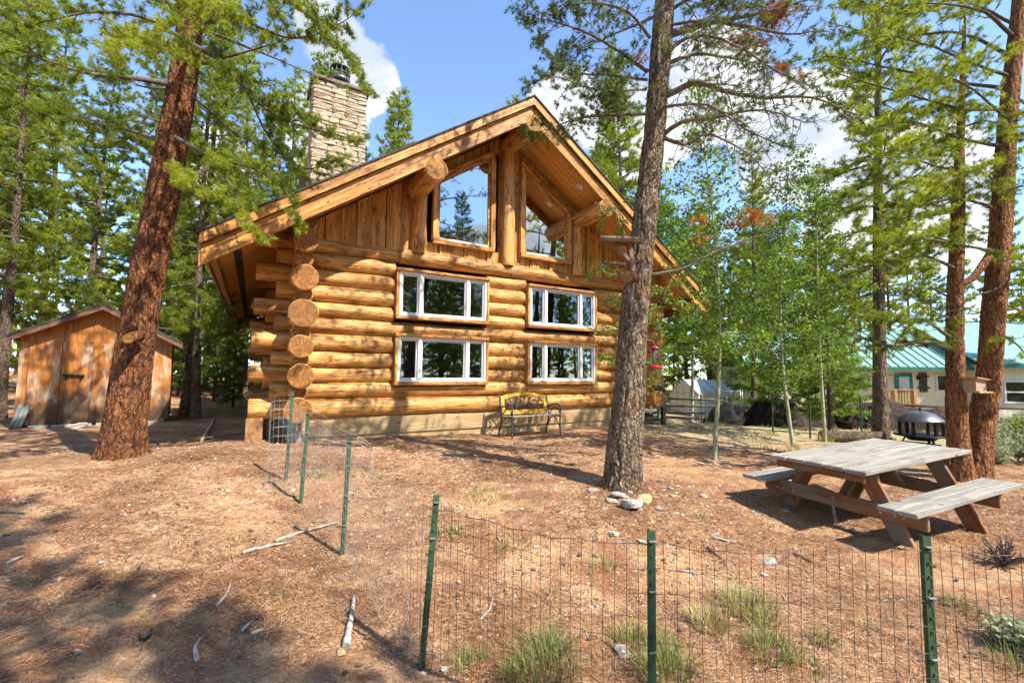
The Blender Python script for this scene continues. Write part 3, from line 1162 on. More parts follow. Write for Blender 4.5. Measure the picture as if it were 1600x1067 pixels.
    for k in range(12):
        a = k / 12 * 2 * math.pi
        cg.tube([(.225 * math.cos(a), .225 * math.sin(a), .32), (.225 * math.cos(a), .225 * math.sin(a), .60)], .011, 5)
    for zz in (.33, .46, .60):
        cg.tube([(.226 * math.cos(a / 12 * math.pi), .226 * math.sin(a / 12 * math.pi), zz) for a in range(25)], .014, 5, cap=False)
    cg.tube([(0, 0, .34), (0, 0, .58)], .14, 20)
    cg.build('flue_cage', M['flue'], chim, (fx, fy, fz))
    MB().tube([(0, 0, .59), (0, 0, .625), (0, 0, .64)], [.245, .235, .05], 24).build('flue_lid', M['flue'], chim, (fx, fy, fz))
    # side stairs with dark handrail at the far corner
    for i in range(3):
        MB().box((4.62 + .26 * i, .9, zl(-1.25 + .17 * (2 - i))), (.28, 1.1, .05), None, 0, .005).build('step', M['darkwood'], c)
    MB().box((4.7, .9, zl(-1.25)), (.5, 1.0, .3)).build('stair_base', M['darkwood'], c)
    MB().bar((4.3, .28, zl(.02)), (5.35, .28, zl(-.52)), .08, .14).build('handrail', M['darkwood'], c)
    MB().box((5.22, .28, zl(-.95)), (.10, .10, .95)).build('rail_post', M['darkwood'], c)
    MB().box((4.27, .28, zl(-.6)), (.10, .10, 1.3)).build('rail_post', M['darkwood'], c)
    return c


build_cabin()

# ------------------------------------------------------------------ trees


def smooth_path(P, step):
    P = np.array([tuple(p) for p in P], float)
    if len(P) == 2:
        n = max(2, int(np.linalg.norm(P[1] - P[0]) / step))
        return P[0] + (P[1] - P[0]) * np.linspace(0, 1, n + 1)[:, None]
    Q = np.concatenate([[2 * P[0] - P[1]], P, [2 * P[-1] - P[-2]]])
    out = []
    for i in range(1, len(Q) - 2):
        n = max(2, int(np.linalg.norm(Q[i + 1] - Q[i]) / step))
        t = (np.arange(n) / n)[:, None]
        a, b, c, d = Q[i - 1], Q[i], Q[i + 1], Q[i + 2]
        out.append(.5 * ((2 * b) + (c - a) * t + (2 * a - 5 * b + 4 * c - d) * t ** 2 + (3 * b - a - 3 * c + d) * t ** 3))
    out.append(P[-1:])
    return np.concatenate(out)


class Plant:
    """collects wood tubes, needle tufts and leaves of one tree"""

    def __init__(s, seed):
        s.rng = np.random.default_rng(seed)
        s.V, s.F, s.nv = [], [], 0
        s.tp, s.td, s.ts, s.tt = [], [], [], []     # tufts: place, direction, size, tint

    def tube(s, path, r0, r1, n):
        k = len(path)
        rad = r0 + (r1 - r0) * np.linspace(0, 1, k) ** .8
        V, F, _ = tube_np(path, rad, n)
        s.V.append(V)
        s.F.append(np.array(F) + s.nv)
        s.nv += len(V)

    def tuft(s, p, d, size, tint):
        s.tp.append(p)
        s.td.append(d)
        s.ts.append(size)
        s.tt.append(tint)

    def limb(s, path, r, twig=.55, step=.14, start=.25, bare=.4, tuft=.10, gap=.075, sides=5, sub=2, tint=.5, droop=0., tipup=.25, dens=1., curl=.1, tube_twigs=True):
        rng = s.rng
        path = smooth_path(path, .12)
        jit = rng.normal(0, curl * .10, path.shape)
        jit[0] = 0
        path = path + np.cumsum(jit, 0) * .25
        s.tube(path, r, max(.005, r * .14), sides)
        seg = np.linalg.norm(np.diff(path, axis=0), axis=1)
        cum = np.concatenate([[0], np.cumsum(seg)])
        tot = cum[-1]
        x = tot * start
        side = 1
        while x < tot:
            i = min(len(path) - 2, int(np.searchsorted(cum, x)) - 1)
            i = max(i, 0)
            t = x / tot
            p = path[i] + (path[i + 1] - path[i]) * ((x - cum[i]) / max(seg[i], 1e-6))
            d = nrm(path[i + 1] - path[i])
            lat = nrm(np.cross(d, (0, 0, 1)) + 1e-6) * side
            side = -side
            dv = nrm(d * rng.uniform(.35, .9) + lat * rng.uniform(.4, 1.1) + np.array([0, 0, rng.normal(.05 - droop, .35)]))
            ln = twig * (1.15 - .65 * t) * rng.uniform(.45, 1.2)
            s.twig(p, dv, ln, max(.0055, r * .2), bare, tuft, gap, sub, tint + rng.normal(0, .12), tipup, dens, curl, tube_twigs)
            x += step * rng.uniform(.6, 1.4)
        s.twig(path[-1], nrm(path[-1] - path[-2]), twig * .45, .005, 0, tuft, gap, sub, tint, tipup, dens, curl, tube_twigs)

    def twig(s, p, dv, ln, r, bare, tuft, gap, sub, tint, tipup, dens, curl, tubes):
        rng = s.rng
        k = max(3, int(ln / .09))
        pts = [np.array(p)]
        d = np.array(dv)
        for _ in range(k):
            d = nrm(d + np.array([0, 0, tipup]) / k + rng.normal(0, curl, 3))
            pts.append(pts[-1] + d * ln / k)
        pts = np.array(pts)
        if tubes:
            s.tube(pts, r, r * .45, 3)
        n = max(1, int(ln * (1 - bare) / gap))
        for j in range(n + 1):
            u = bare + (1 - bare) * (j / max(1, n)) if n else 1.
            if rng.random() > dens:
                continue
            f = u * k
            i = min(k - 1, int(f))
            q = pts[i] + (pts[i + 1] - pts[i]) * (f - i)
            dd = nrm(pts[i + 1] - pts[i] + rng.normal(0, .25, 3))
            s.tuft(q, dd, tuft * rng.uniform(.75, 1.25), tint + rng.normal(0, .14) + .12 * (u - .5))
        for _ in range(sub):
            u = rng.uniform(.25, .9)
            i = min(k - 1, int(u * k))
            b = nrm(pts[i + 1] - pts[i])
            dv2 = nrm(b * .6 + nrm(rng.normal(0, 1, 3)) * .8)
            s.twig(pts[i], dv2, ln * rng.uniform(.3, .55), r * .6, bare * .7, tuft, gap, 0, tint, tipup, dens, curl, tubes)

    def needles(s, k, length, width, mat, name='crown'):
        """k needles round every tuft, each a thin blade"""
        if not s.tp:
            return None
        rng = s.rng
        P, D = np.array(s.tp), np.array(s.td)
        S, T = np.array(s.ts), np.array(s.tt)
        n = len(P)
        a = nrm3(np.cross(D, rng.normal(0, 1, (n, 3))))
        b = np.cross(D, a)
        ph = rng.uniform(0, 2 * math.pi, (n, k))
        th = rng.uniform(.35, 1.25, (n, k))
        dirs = D[:, None] * np.cos(th)[..., None] + (a[:, None] * np.cos(ph)[..., None] + b[:, None] * np.sin(ph)[..., None]) * np.sin(th)[..., None]
        base = P[:, None] - D[:, None] * (rng.uniform(0, 1, (n, k)) * S[:, None])[..., None] * .8
        L = length * rng.uniform(.7, 1.2, (n, k)) * (S / np.mean(S))[:, None]
        tip = base + dirs * L[..., None]
        wv = nrm3(np.cross(dirs.reshape(-1, 3), rng.normal(0, 1, (n * k, 3)))).reshape(n, k, 3) * width
        V = np.stack([base + wv * .5, tip, base - wv * .5], 2).reshape(-1, 3)
        F = np.arange(n * k * 3).reshape(-1, 3)
        tint = np.clip(np.repeat(T, k) + rng.normal(0, .08, n * k), 0, 1)
        return np_mesh(name, V, F, mat, {'tint': tint})

    def leaves(s, k, size, mat, spread=.06, name='crown'):
        rng = s.rng
        P, T = np.array(s.tp), np.array(s.tt)
        n = len(P)
        C = P[:, None] + rng.normal(0, spread, (n, k, 3))
        C = C.reshape(-1, 3)
        m = len(C)
        nv = nrm3(rng.normal(0, 1, (m, 3)) + np.array([0, 0, .5]))
        u = nrm3(np.cross(nv, rng.normal(0, 1, (m, 3))))
        w = np.cross(nv, u)
        sz = size * rng.uniform(.6, 1.2, m)[:, None]
        V = np.stack([C - u * sz * .5, C + w * sz * .42 - u * sz * .08, C + u * sz * .55, C - w * sz * .42 - u * sz * .08], 1).reshape(-1, 3)
        tint = np.clip(np.repeat(T, k) + rng.normal(0, .16, m), 0, 1)
        return np_mesh(name, V, np.arange(m * 4).reshape(-1, 4), mat, {'tint': tint})

    def wood(s, mat, name='branchwork'):
        if not s.V:
            return None
        return np_mesh(name, np.concatenate(s.V), np.concatenate(s.F), mat, smooth=True)


def nrm3(v):
    return v / np.maximum(1e-9, np.linalg.norm(v, axis=-1, keepdims=True))


def trunk_mesh(path, rads, n, step, mat, rough=.03, flare=.35, seed=1, name='trunk'):
    """tapered trunk with an uneven barky surface and a root flare"""
    path = np.array([tuple(p) for p in path], float)
    q = smooth_path(path, step)
    cum0 = np.concatenate([[0], np.cumsum(np.linalg.norm(np.diff(path, axis=0), axis=1))])
    cum = np.concatenate([[0], np.cumsum(np.linalg.norm(np.diff(q, axis=0), axis=1))])
    rr = np.interp(cum, cum0 * cum[-1] / cum0[-1], rads)
    V, F, caps = tube_np(q, rr, n)
    k = len(q)
    C = np.repeat(q, n, 0)
    rad = V - C
    h = np.repeat(cum, n)
    a = np.tile(np.arange(n) / n * 2 * math.pi, k)
    r1 = np.repeat(rr, n)
    ca, sa = np.cos(a), np.sin(a)
    lob = .5 + .5 * np.sin(a * 5 + seed) * np.sin(a * 2 + 1.3 * seed)
    fl = 1 + flare * np.exp(-h / .28) * (.45 + .8 * lob)
    big = .05 * fbm(np.stack([ca * 1.1 + seed, sa * 1.1, h * .9], 1), 3, seed)
    fine = rough * (1.4 - 2.2 * np.abs(fbm(np.stack([ca * r1 * 24, sa * r1 * 24, h * 5.5], 1), 3, seed + 5)))
    V = C + rad * (fl + big + fine)[:, None]
    return np_mesh(name, V, np.array(F), mat, smooth=True)


def tree_thing(name, loc, meshes, label, cat, group=None, rz=0., sc=1.):
    e = empty(name, loc, rz, label, cat, group)
    e.scale = (sc, sc, sc)
    for nm, me in meshes:
        if me is not None:
            o = link(nm, me, e)
            if nm != 'trunk':
                o['kind'] = 'stuff'
    return e


def gen_pine(seed, H, r0, hb, spread, nb, barkmat, nmat, k, nl, nw, twig=.55, step=.2, gap=.10, tuft=.12, sub=1, tint=.5, lean=.02, dead=6, n=16, tubes=True, shape=.75):
    """a whole pine standing at its own origin"""
    p = Plant(seed)
    rng = p.rng
    lx, ly = rng.normal(0, lean, 2)
    bx, by = rng.normal(0, .12, 2)

    def axis(h):
        t = h / H
        return np.array([lx * h + bx * math.sin(t * 3), ly * h + by * math.sin(t * 2.4 + .4), h])
    hs = np.linspace(0, H, 14)
    pts = [axis(h) for h in hs]
    rads = [r0 * (1 - .93 * (h / H) ** .85) for h in hs]
    pts[0][2] = -.15
    tm = trunk_mesh(pts, rads, n, .35, barkmat, .04, .3, seed)
    for i in range(nb):
        u = (i + rng.random()) / nb
        h = hb + (H - hb) * u ** .92 * .985
        L = spread * (1 - u ** 1.25 * .88) * rng.uniform(.55, 1.15) * (1 if u > .12 else shape)
        az = i * 2.4 + rng.normal(0, .5)
        el = -.18 + .55 * u + rng.normal(0, .12)
        d = np.array([math.cos(az), math.sin(az), 0])
        o = axis(h)
        P = [o, o + d * L * .35 + np.array([0, 0, L * .35 * math.tan(el)]), o + d * L * .7 + np.array([0, 0, L * (.7 * math.tan(el) - .05)]), o + d * L + np.array([0, 0, L * (math.tan(el) + .05)])]
        p.limb(P, .012 + .016 * L, twig * (.5 + .5 * L / spread), step, .22, .30, tuft, gap, 4, sub, tint + rng.normal(0, .12), 0.08, .35, 1., .09, tubes)
    for i in range(dead):
        h = rng.uniform(hb * .35, hb * 1.1)
        az = rng.uniform(0, 6.28)
        L = rng.uniform(.4, 1.3)
        d = np.array([math.cos(az), math.sin(az), -.15])
        o = axis(h)
        p.limb([o, o + d * L * .5, o + d * L + np.array([0, 0, .1])], .014, .35, .22, .3, 1, .1, .1, 4, 1, tint, 0, .2, 0., .16)
    return [('trunk', tm), ('branchwork', p.wood(M['twig'])), ('crown', p.needles(k, nl, nw, nmat))]


def gen_aspen(seed, H, r0, hb, spread, nb, k, size, step=.16, tint=.55, twig=.4, mat='aspen', barkm='aspenbark'):
    p = Plant(seed)
    rng = p.rng
    bx, by = rng.normal(0, .10, 2)

    def axis(h):
        t = h / H
        return np.array([bx * math.sin(t * 4), by * math.sin(t * 3 + .5), h])
    hs = np.linspace(0, H, 12)
    pts = [axis(h) for h in hs]
    pts[0][2] = -.1
    tm = trunk_mesh(pts, [r0 * (1 - .9 * h / H) for h in hs], 12, .3, M[barkm], .02, .15, seed)
    for i in range(nb):
        u = (i + rng.random()) / nb
        h = hb + (H - hb) * u * .97
        L = spread * (1 - .75 * u) * rng.uniform(.5, 1.2)
        az = i * 2.4 + rng.normal(0, .5)
        el = .35 + .35 * u + rng.normal(0, .12)
        d = np.array([math.cos(az), math.sin(az), math.tan(el) * .6])
        o = axis(h)
        p.limb([o, o + d * L * .5 + np.array([0, 0, .05]), o + d * L], .006 + .009 * L, twig, step, .2, .1, .1, .085, 4, 1, tint + rng.normal(0, .1), .05, .1, .9, .14)
    return [('trunk', tm), ('branchwork', p.wood(M['twig'])), ('crown', p.leaves(k, size, M[mat]))]


# ---- the great leaning pine on the left
def left_pine():
    Y = 5.95
    base = at(188, 712, Y)
    base.z = gz(base.x, base.y) - .08
    ctr = [(188, 712), (196, 650), (218, 500), (240, 380), (262, 265), (282, 150), (297, 40), (308, -60), (322, -220), (338, -480)]
    pts = [at(x, y, Y + .04 * i) for i, (x, y) in enumerate(ctr)]
    pts[0] = base
    w = [70, 66, 62, 60, 57, 53, 48, 45, 40, 24]
    rads = [q / FPX * Y / 2 / 1.36 for q in w]
    e = empty('leaning_pine', base, 0, 'large leaning pine with rusty red bark between shed and cabin', 'tree')
    loc = [p - base for p in pts]
    tm = trunk_mesh(loc, rads, 110, .03, M['bark_red'], .06, .5, 3)
    link('trunk', tm, e)
    p = Plant(11)
    rng = p.rng

    def L_(pix, r, **kw):
        P = [at(x, y, d) - base for x, y, d in pix]
        p.limb(P, r, **kw)
    kw = dict(twig=.50, step=.10, start=.22, bare=.30, tuft=.085, gap=.055, sub=3, dens=.95, curl=.13, tipup=.15)
    L_([(268, 132, 6.0), (205, 122, 5.7), (130, 112, 5.3), (60, 88, 5.0), (-10, 75, 4.8)], .045, tint=.45, **kw)
    L_([(262, 225, 6.0), (200, 205, 6.3), (120, 190, 6.6), (40, 170, 6.9)], .035, tint=.35, **kw)
    L_([(285, 60, 6.0), (215, 25, 5.6), (130, 20, 5.2), (50, 40, 5.0)], .035, tint=.6, **kw)
    L_([(277, 217, 6.0), (330, 244, 5.9), (395, 262, 5.8), (450, 300, 5.8), (468, 345, 5.8)], .035, tint=.55, **kw)
    L_([(330, 244, 5.9), (360, 290, 5.7), (385, 340, 5.6), (400, 365, 5.6)], .014, tint=.7, **kw)
    L_([(300, 70, 6.1), (345, 95, 6.0), (386, 142, 5.9), (431, 180, 5.9), (490, 200, 5.9), (548, 215, 5.9)], .045, tint=.42, **kw)
    L_([(386, 142, 5.9), (420, 215, 6.1), (470, 262, 6.2), (525, 250, 6.3)], .02, tint=.4, **kw)
    L_([(305, 25, 6.1), (370, 30, 5.8), (450, 60, 5.6), (520, 40, 5.5), (552, 20, 5.5)], .035, tint=.5, **kw)
    L_([(303, 10, 6.1), (380, -20, 5.6), (460, 10, 5.3), (540, 90, 5.2), (560, 130, 5.2)], .03, tint=.45, **kw)
    L_([(290, 95, 6.0), (250, 75, 5.0), (215, 60, 4.4), (180, 70, 4.0)], .025, tint=.8, **kw)
    L_([(300, 60, 6.0), (330, 20, 5.0), (300, 0, 4.4), (262, 30, 4.2)], .025, tint=.85, **kw)
    L_([(266, 262, 6.0), (285, 275, 5.3), (282, 290, 5.0)], .012, tint=.85, **{**kw, 'twig': .22})
    # bare twigs
    for pix in ([(262, 140, 6), (215, 130, 6.2), (170, 85, 6.3), (140, 60, 6.4)], [(277, 217, 6), (240, 190, 6), (200, 180, 6)], [(300, 150, 6.1), (370, 210, 6.4), (440, 240, 6.5)]):
        P = [at(x, y, d) - base for x, y, d in pix]
        p.limb(P, .016, twig=.45, step=.08, start=.15, bare=1, dens=0, curl=.22, sub=3)
    # crown above the picture
    for i in range(34):
        h = 5.6 + i * .22
        o = np.array(loc[-3]) + (np.array(loc[-1]) - np.array(loc[-3])) * min(1.3, (h - 5.6) / 4.5)
        o[2] = h - base.z * 0
        az = i * 2.4
        ln = rng.uniform(1.3, 2.6)
        d = np.array([math.cos(az), math.sin(az), rng.uniform(-.1, .3)])
        p.limb([o, o + d * ln * .5, o + d * ln], .03, twig=.6, step=.2, start=.25, bare=.3, tuft=.1, gap=.10, sub=1, tint=.5, curl=.12)
    # sawn-off limb
    st = MB().tube([at(216, 525, 5.8) - base, at(200, 529, 5.55) - base], [.075, .06], 14, capmat=1)
    st.build('sawn_limb', [M['bark_red'], M['logend']], e)
    link('branchwork', p.wood(M['twig']), e)['kind'] = 'stuff'
    link('crown', p.needles(42, .078, .0062, M['needle_sun']), e)


left_pine()


# ---- the pine in front of the cabin, mostly bare branches
def center_pine():
    Y = 5.45
    base = at(972, 757, Y)
    base.z = gz(base.x, base.y) - .07
    ctr = [(972, 757), (976, 697), (984, 600), (991, 487), (1008, 337), (1024, 187), (1036, 37), (1044, -60), (1052, -220), (1060, -420)]
    w = [57, 57, 52, 47, 40, 37, 36, 33, 27, 16]
    pts = [at(x, y, Y + .05 * i) for i, (x, y) in enumerate(ctr)]
    pts[0] = base
    rads = [q / FPX * Y / 2 * .88 for q in w]
    e = empty('bare_pine', base, 0, 'grey barked pine with bare twiggy branches in front of the cabin', 'tree')
    loc = [p - base for p in pts]
    link('trunk', trunk_mesh(loc, rads, 110, .03, M['bark_grey'], .07, .32, 8), e)
    p, q = Plant(21), Plant(22)
    rng = p.rng
    main = [
        ([(1008, 178, 6.4), (960, 180, 6.3), (904, 187, 6.2), (858, 203, 6.1), (838, 208, 6.1)], .022, .55),
        ([(1012, 112, 6.5), (960, 75, 6.2), (911, 48, 6.0), (860, 30, 5.8), (818, 24, 5.7)], .026, .55),
        ([(1012, 125, 6.5), (950, 118, 6.6), (890, 110, 6.8), (845, 70, 7.0)], .018, .5),
        ([(1016, 60, 6.5), (980, 20, 6.3), (930, 5, 6.0), (870, 10, 5.7)], .022, .4),
        ([(1010, 140, 6.4), (940, 140, 6.0), (870, 120, 5.8), (835, 130, 5.7)], .016, .55),
        ([(1042, 55, 6.5), (1117, 34, 6.3), (1192, 20, 6.1), (1250, 2, 6.0)], .05, .2),
        ([(1117, 34, 6.3), (1180, 45, 6.0), (1230, 55, 5.8), (1290, 45, 5.6)], .03, .2),
        ([(1039, 150, 6.4), (1091, 127, 6.2), (1130, 141, 6.1), (1195, 150, 6.0), (1270, 150, 5.9), (1340, 175, 5.9)], .040, .15),
        ([(1035, 212, 6.4), (1068, 190, 6.2), (1120, 185, 6.1), (1190, 175, 6.0), (1260, 195, 6.0)], .030, .12),
        ([(1036, 215, 6.4), (1070, 225, 6.5), (1110, 210, 6.7), (1170, 240, 6.9), (1215, 285, 7.0)], .025, .1),
        ([(1040, 100, 6.5), (1090, 85, 6.8), (1150, 95, 7.1), (1220, 110, 7.4)], .028, .25),
        ([(1040, 85, 6.5), (1080, 60, 5.8), (1140, 70, 5.3), (1210, 110, 5.0), (1260, 130, 4.9)], .026, .2),
        ([(1042, 20, 6.5), (1090, -5, 6.2), (1150, 10, 6.0)], .028, .5),
        ([(1032, 170, 6.4), (1060, 165, 5.8), (1110, 165, 5.4), (1170, 200, 5.1), (1230, 230, 5.0)], .022, .1),
    ]
    for pix, r, dens in main:
        P = [at(x, y, d * .886) - base for x, y, d in pix]
        p.limb(P, r * 1.15, twig=.58, step=.06, start=.10, bare=.70, dens=dens * 1.15, tuft=.07, gap=.055, sub=5, tint=.32, curl=.20, tipup=.05, droop=.12)
    # dead limb low on the right, with brown needles
    P = [at(x, y, d * .886) - base for x, y, d in [(1012, 430, 6.3), (1061, 422, 6.2), (1110, 397, 6.1), (1145, 384, 6.1), (1200, 364, 6.0)]]
    p.limb(P, .024, twig=.28, step=.10, start=.35, bare=1, dens=0, sub=3, curl=.2)
    for (x, y, d, n_) in ((1180, 338, 6.1, 22), (1150, 350, 6.1, 8), (1205, 30, 6.1, 40), (1215, 12, 6.1, 22), (1170, 62, 6.1, 18), (1182, 70, 6.1, 12), (1153, 68, 6.1, 9), (1220, 105, 6.0, 10), (1255, 120, 5.9, 8), (1090, 375, 6.1, 6), (1095, 345, 6.3, 8), (1000, 90, 6.3, 6)):
        c0 = np.array(at(x, y, d * .886) - base)
        for _ in range(n_ * 2):
            v = rng.normal(0, 1, 3)
            q.tuft(c0 + v * np.array([.10, .07, .05]) * (1.0 if n_ > 15 else .6), nrm(v + np.array([.3, 0, .3])), .06, rng.random())
    # upper crown above the picture
    for i in range(26):
        h = 6.2 + i * .22
        t = (h - 5.6) / 5.
        o = np.array(loc[-3]) * (1 - t) + np.array(loc[-1]) * t
        o[2] = h
        az = i * 2.4
        ln = rng.uniform(1.2, 2.3)
        d = np.array([math.cos(az), math.sin(az), rng.uniform(-.1, .3)])
        p.limb([o, o + d * ln * .5, o + d * ln], .028, twig=.55, step=.22, start=.25, bare=.5, tuft=.1, gap=.11, sub=1, tint=.45, curl=.14)
    link('branchwork', p.wood(M['twig_pale']), e)['kind'] = 'stuff'
    link('crown', p.needles(30, .072, .0060, M['needle']), e)
    link('dead_needles', q.needles(16, .075, .008, M['needle_dead']), e)


center_pine()


# ---- twin trunked pine behind the picnic table
def twin_pine():
    Y = 6.95
    base = at(1512, 745, Y)
    base.z = gz(base.x, base.y) - .08
    e = empty('twin_pine', base, 0, 'orange barked pine with two trunks behind the picnic table', 'tree')
    A = [(1502, 745), (1497, 690), (1493, 600), (1492, 480), (1495, 400), (1497, 320), (1499, 250), (1502, 180), (1505, 100), (1508, 20)]
    wa = [46, 38, 34, 30, 27, 24, 18, 14, 10, 4]
    Bq = [(1522, 745), (1532, 680), (1545, 590), (1553, 480), (1562, 380), (1568, 290), (1575, 180), (1588, 60), (1600, -60), (1620, -300)]
    wb = [50, 46, 44, 42, 40, 38, 34, 30, 27, 14]
    for k, (cc, ww, yy) in enumerate(((A, wa, Y - .05), (Bq, wb, Y + .12))):
        P = [at(x, y, yy) - base for x, y in cc]
        P[0].z = 0
        link('trunk', trunk_mesh(P, [q / FPX * Y / 2 / 1.5 for q in ww], 64, .04, M['bark_orange'], .05, .30, 12 + k), e)
    # the limb joining the two stems
    st = MB().tube(smooth_path([at(1500, 445, Y) - base, at(1522, 432, Y + .05) - base, at(1545, 400, Y + .1) - base], .05), .055, 10)
    st.build('limb', M['bark_orange'], e)
    p = Plant(31)
    kw = dict(twig=.55, step=.11, start=.2, bare=.35, tuft=.09, gap=.065, sub=2, dens=.85, curl=.14, tipup=.15)
    dat = [
        ([(1490, 545, 6.9), (1440, 535, 6.7), (1390, 540, 6.5), (1330, 520, 6.4)], .05, .35),
        ([(1490, 530, 6.9), (1440, 500, 6.5), (1400, 505, 6.2), (1350, 490, 6.0)], .03, .4),
        ([(1494, 420, 6.9), (1440, 400, 6.6), (1380, 410, 6.4), (1320, 430, 6.3)], .03, .35),
        ([(1494, 470, 6.9), (1450, 450, 7.4), (1410, 460, 7.8)], .022, .4),
        ([(1560, 395, 7.1), (1500, 385, 6.7), (1430, 375, 6.3), (1380, 380, 6.1)], .03, .45),
        ([(1566, 330, 7.1), (1500, 310, 6.8), (1420, 320, 6.5), (1350, 300, 6.3)], .03, .5),
        ([(1572, 230, 7.1), (1500, 215, 6.8), (1430, 190, 6.4), (1360, 200, 6.2)], .035, .55),
        ([(1575, 170, 7.1), (1510, 170, 6.9), (1430, 150, 6.6), (1350, 130, 6.5), (1290, 110, 6.4)], .035, .6),
        ([(1580, 120, 7.1), (1520, 100, 6.7), (1440, 70, 6.3), (1370, 60, 6.0)], .035, .6),
        ([(1585, 60, 7.1), (1540, 20, 6.7), (1460, 5, 6.2), (1380, 10, 5.9)], .035, .65),
        ([(1585, 150, 7.1), (1620, 180, 6.7), (1600, 230, 6.2)], .025, .6),
        ([(1565, 430, 7.1), (1600, 420, 6.8), (1640, 440, 6.5)], .025, .5),
        ([(1560, 520, 7.1), (1590, 540, 6.7), (1620, 580, 6.5)], .022, .5),
        ([(1558, 470, 7.1), (1585, 480, 7.6), (1640, 500, 8.0)], .022, .5),
        ([(1575, 300, 7.1), (1600, 290, 6.5), (1640, 300, 6.0)], .025, .55),
        ([(1500, 240, 6.9), (1460, 235, 6.5), (1410, 260, 6.2)], .02, .5),
        ([(1578, 140, 7.1), (1500, 130, 7.4), (1400, 110, 7.8), (1300, 90, 8.2), (1250, 95, 8.4)], .035, .6),
        ([(1582, 90, 7.1), (1490, 50, 7.3), (1390, 60, 7.6), (1300, 40, 7.8)], .035, .65),
        ([(1588, 40, 7.1), (1500, 0, 7.0), (1420, 20, 6.9), (1330, 10, 6.8)], .03, .7),
        ([(1573, 250, 7.1), (1490, 265, 7.4), (1400, 245, 7.7), (1300, 265, 8.)], .03, .5),
        ([(1576, 190, 7.1), (1520, 140, 6.5), (1470, 120, 6.0), (1420, 140, 5.7)], .025, .6),
        ([(1570, 300, 7.1), (1530, 270, 6.4), (1480, 280, 5.9)], .022, .6),
        ([(1498, 330, 6.9), (1450, 340, 6.5), (1400, 345, 6.2)], .02, .45),
        ([(1500, 200, 6.9), (1540, 190, 6.5), (1570, 200, 6.2)], .02, .5),
    ]
    for pix, r, tint in dat:
        p.limb([at(x, y, d) - base for x, y, d in pix], r, tint=tint, **kw)
    rng = p.rng
    for pix in ([(1490, 500, 6.9), (1455, 480, 6.7), (1440, 440, 6.6)], [(1492, 380, 6.9), (1450, 370, 6.8), (1420, 390, 6.6)], [(1560, 450, 7), (1520, 465, 6.8), (1500, 490, 6.7)]):
        p.limb([at(x, y, d) - base for x, y, d in pix], .018, twig=.4, step=.1, start=.1, bare=1, dens=0, curl=.22, sub=3)
    top = np.array(at(1600, -60, Y + .12) - base)
    for i in range(30):
        h = top[2] - .3 + i * .2
        o = np.array([top[0] + .03 * i, top[1], h])
        az = i * 2.4
        ln = rng.uniform(1.2, 2.4)
        d = np.array([math.cos(az), math.sin(az), rng.uniform(-.1, .3)])
        p.limb([o, o + d * ln * .5, o + d * ln], .03, twig=.55, step=.22, start=.25, bare=.35, tuft=.1, gap=.11, sub=1, tint=.5, curl=.14)
    link('branchwork', p.wood(M['twig']), e)['kind'] = 'stuff'
    link('crown', p.needles(38, .080, .0062, M['needle_sun']), e)


twin_pine()

# ---- whole trees from a few kinds
PINES = {}
_k = dict(twig=.70, step=.14, gap=.08, tuft=.15, sub=1)
PINES['mid1'] = gen_pine(101, 15, .17, 3.6, 2.1, 84, M['bark_mid'], M['needle_sun'], 24, .15, .0135, tint=.70, **_k)
PINES['mid2'] = gen_pine(102, 13.5, .15, 2.3, 1.9, 84, M['bark_mid'], M['needle_sun'], 24, .15, .0135, tint=.70, **_k)
PINES['mid3'] = gen_pine(103, 16, .16, 5.2, 1.8, 70, M['bark_mid'], M['needle_sun'], 24, .15, .0135, tint=.6, **_k)
PINES['full'] = gen_pine(104, 11, .14, .7, 2.0, 84, M['bark_mid'], M['needle'], 26, .15, .0135, tint=.55, **_k)
_k = dict(twig=.70, step=.26, gap=.15, tuft=.22, sub=0, n=8, tubes=False)
PINES['far1'] = gen_pine(105, 15, .16, 2.6, 2.1, 70, M['bark_mid'], M['needle_sun'], 20, .24, .040, tint=.55, **_k)
PINES['far2'] = gen_pine(106, 13, .15, 1.4, 2.0, 70, M['bark_mid'], M['needle'], 20, .24, .040, tint=.6, **_k)
PINES['spruce'] = gen_pine(107, 17, .22, .8, 2.8, 130, M['bark_mid'], M['needle'], 20, .22, .034, tint=.3, shape=1., **_k)
ASPENS = {}
ASPENS['sapling1'] = gen_aspen(201, 6.6, .038, 1.4, 1.05, 44, 5, .062, tint=.55, step=.12)
ASPENS['sapling2'] = gen_aspen(202, 6.0, .036, 1.1, 1.05, 44, 5, .062, tint=.65, step=.12)
ASPENS['aspen1'] = gen_aspen(203, 9.5, .08, 1.0, 1.9, 56, 7, .088, step=.15, tint=.45, twig=.6)
ASPENS['aspen3'] = gen_aspen(205, 9.5, .08, 3.0, 1.9, 50, 7, .088, step=.15, tint=.5, twig=.6)
ASPENS['aspen2'] = gen_aspen(204, 8.0, .07, .5, 1.8, 56, 7, .088, step=.15, tint=.5, twig=.6)


def put(kind, x, y, label, cat='tree', group=None, sc=1., rz=0., name=None):
    src = PINES.get(kind) or ASPENS[kind]
    nm = name or ('pine_tree' if kind in PINES else 'aspen_tree')
    return tree_thing(nm, (x, y, gz(x, y) - .02), src, label, cat, group, rz, sc)
TRND = random.Random(77)


def rz_():
    return TRND.uniform(0, 6.28)


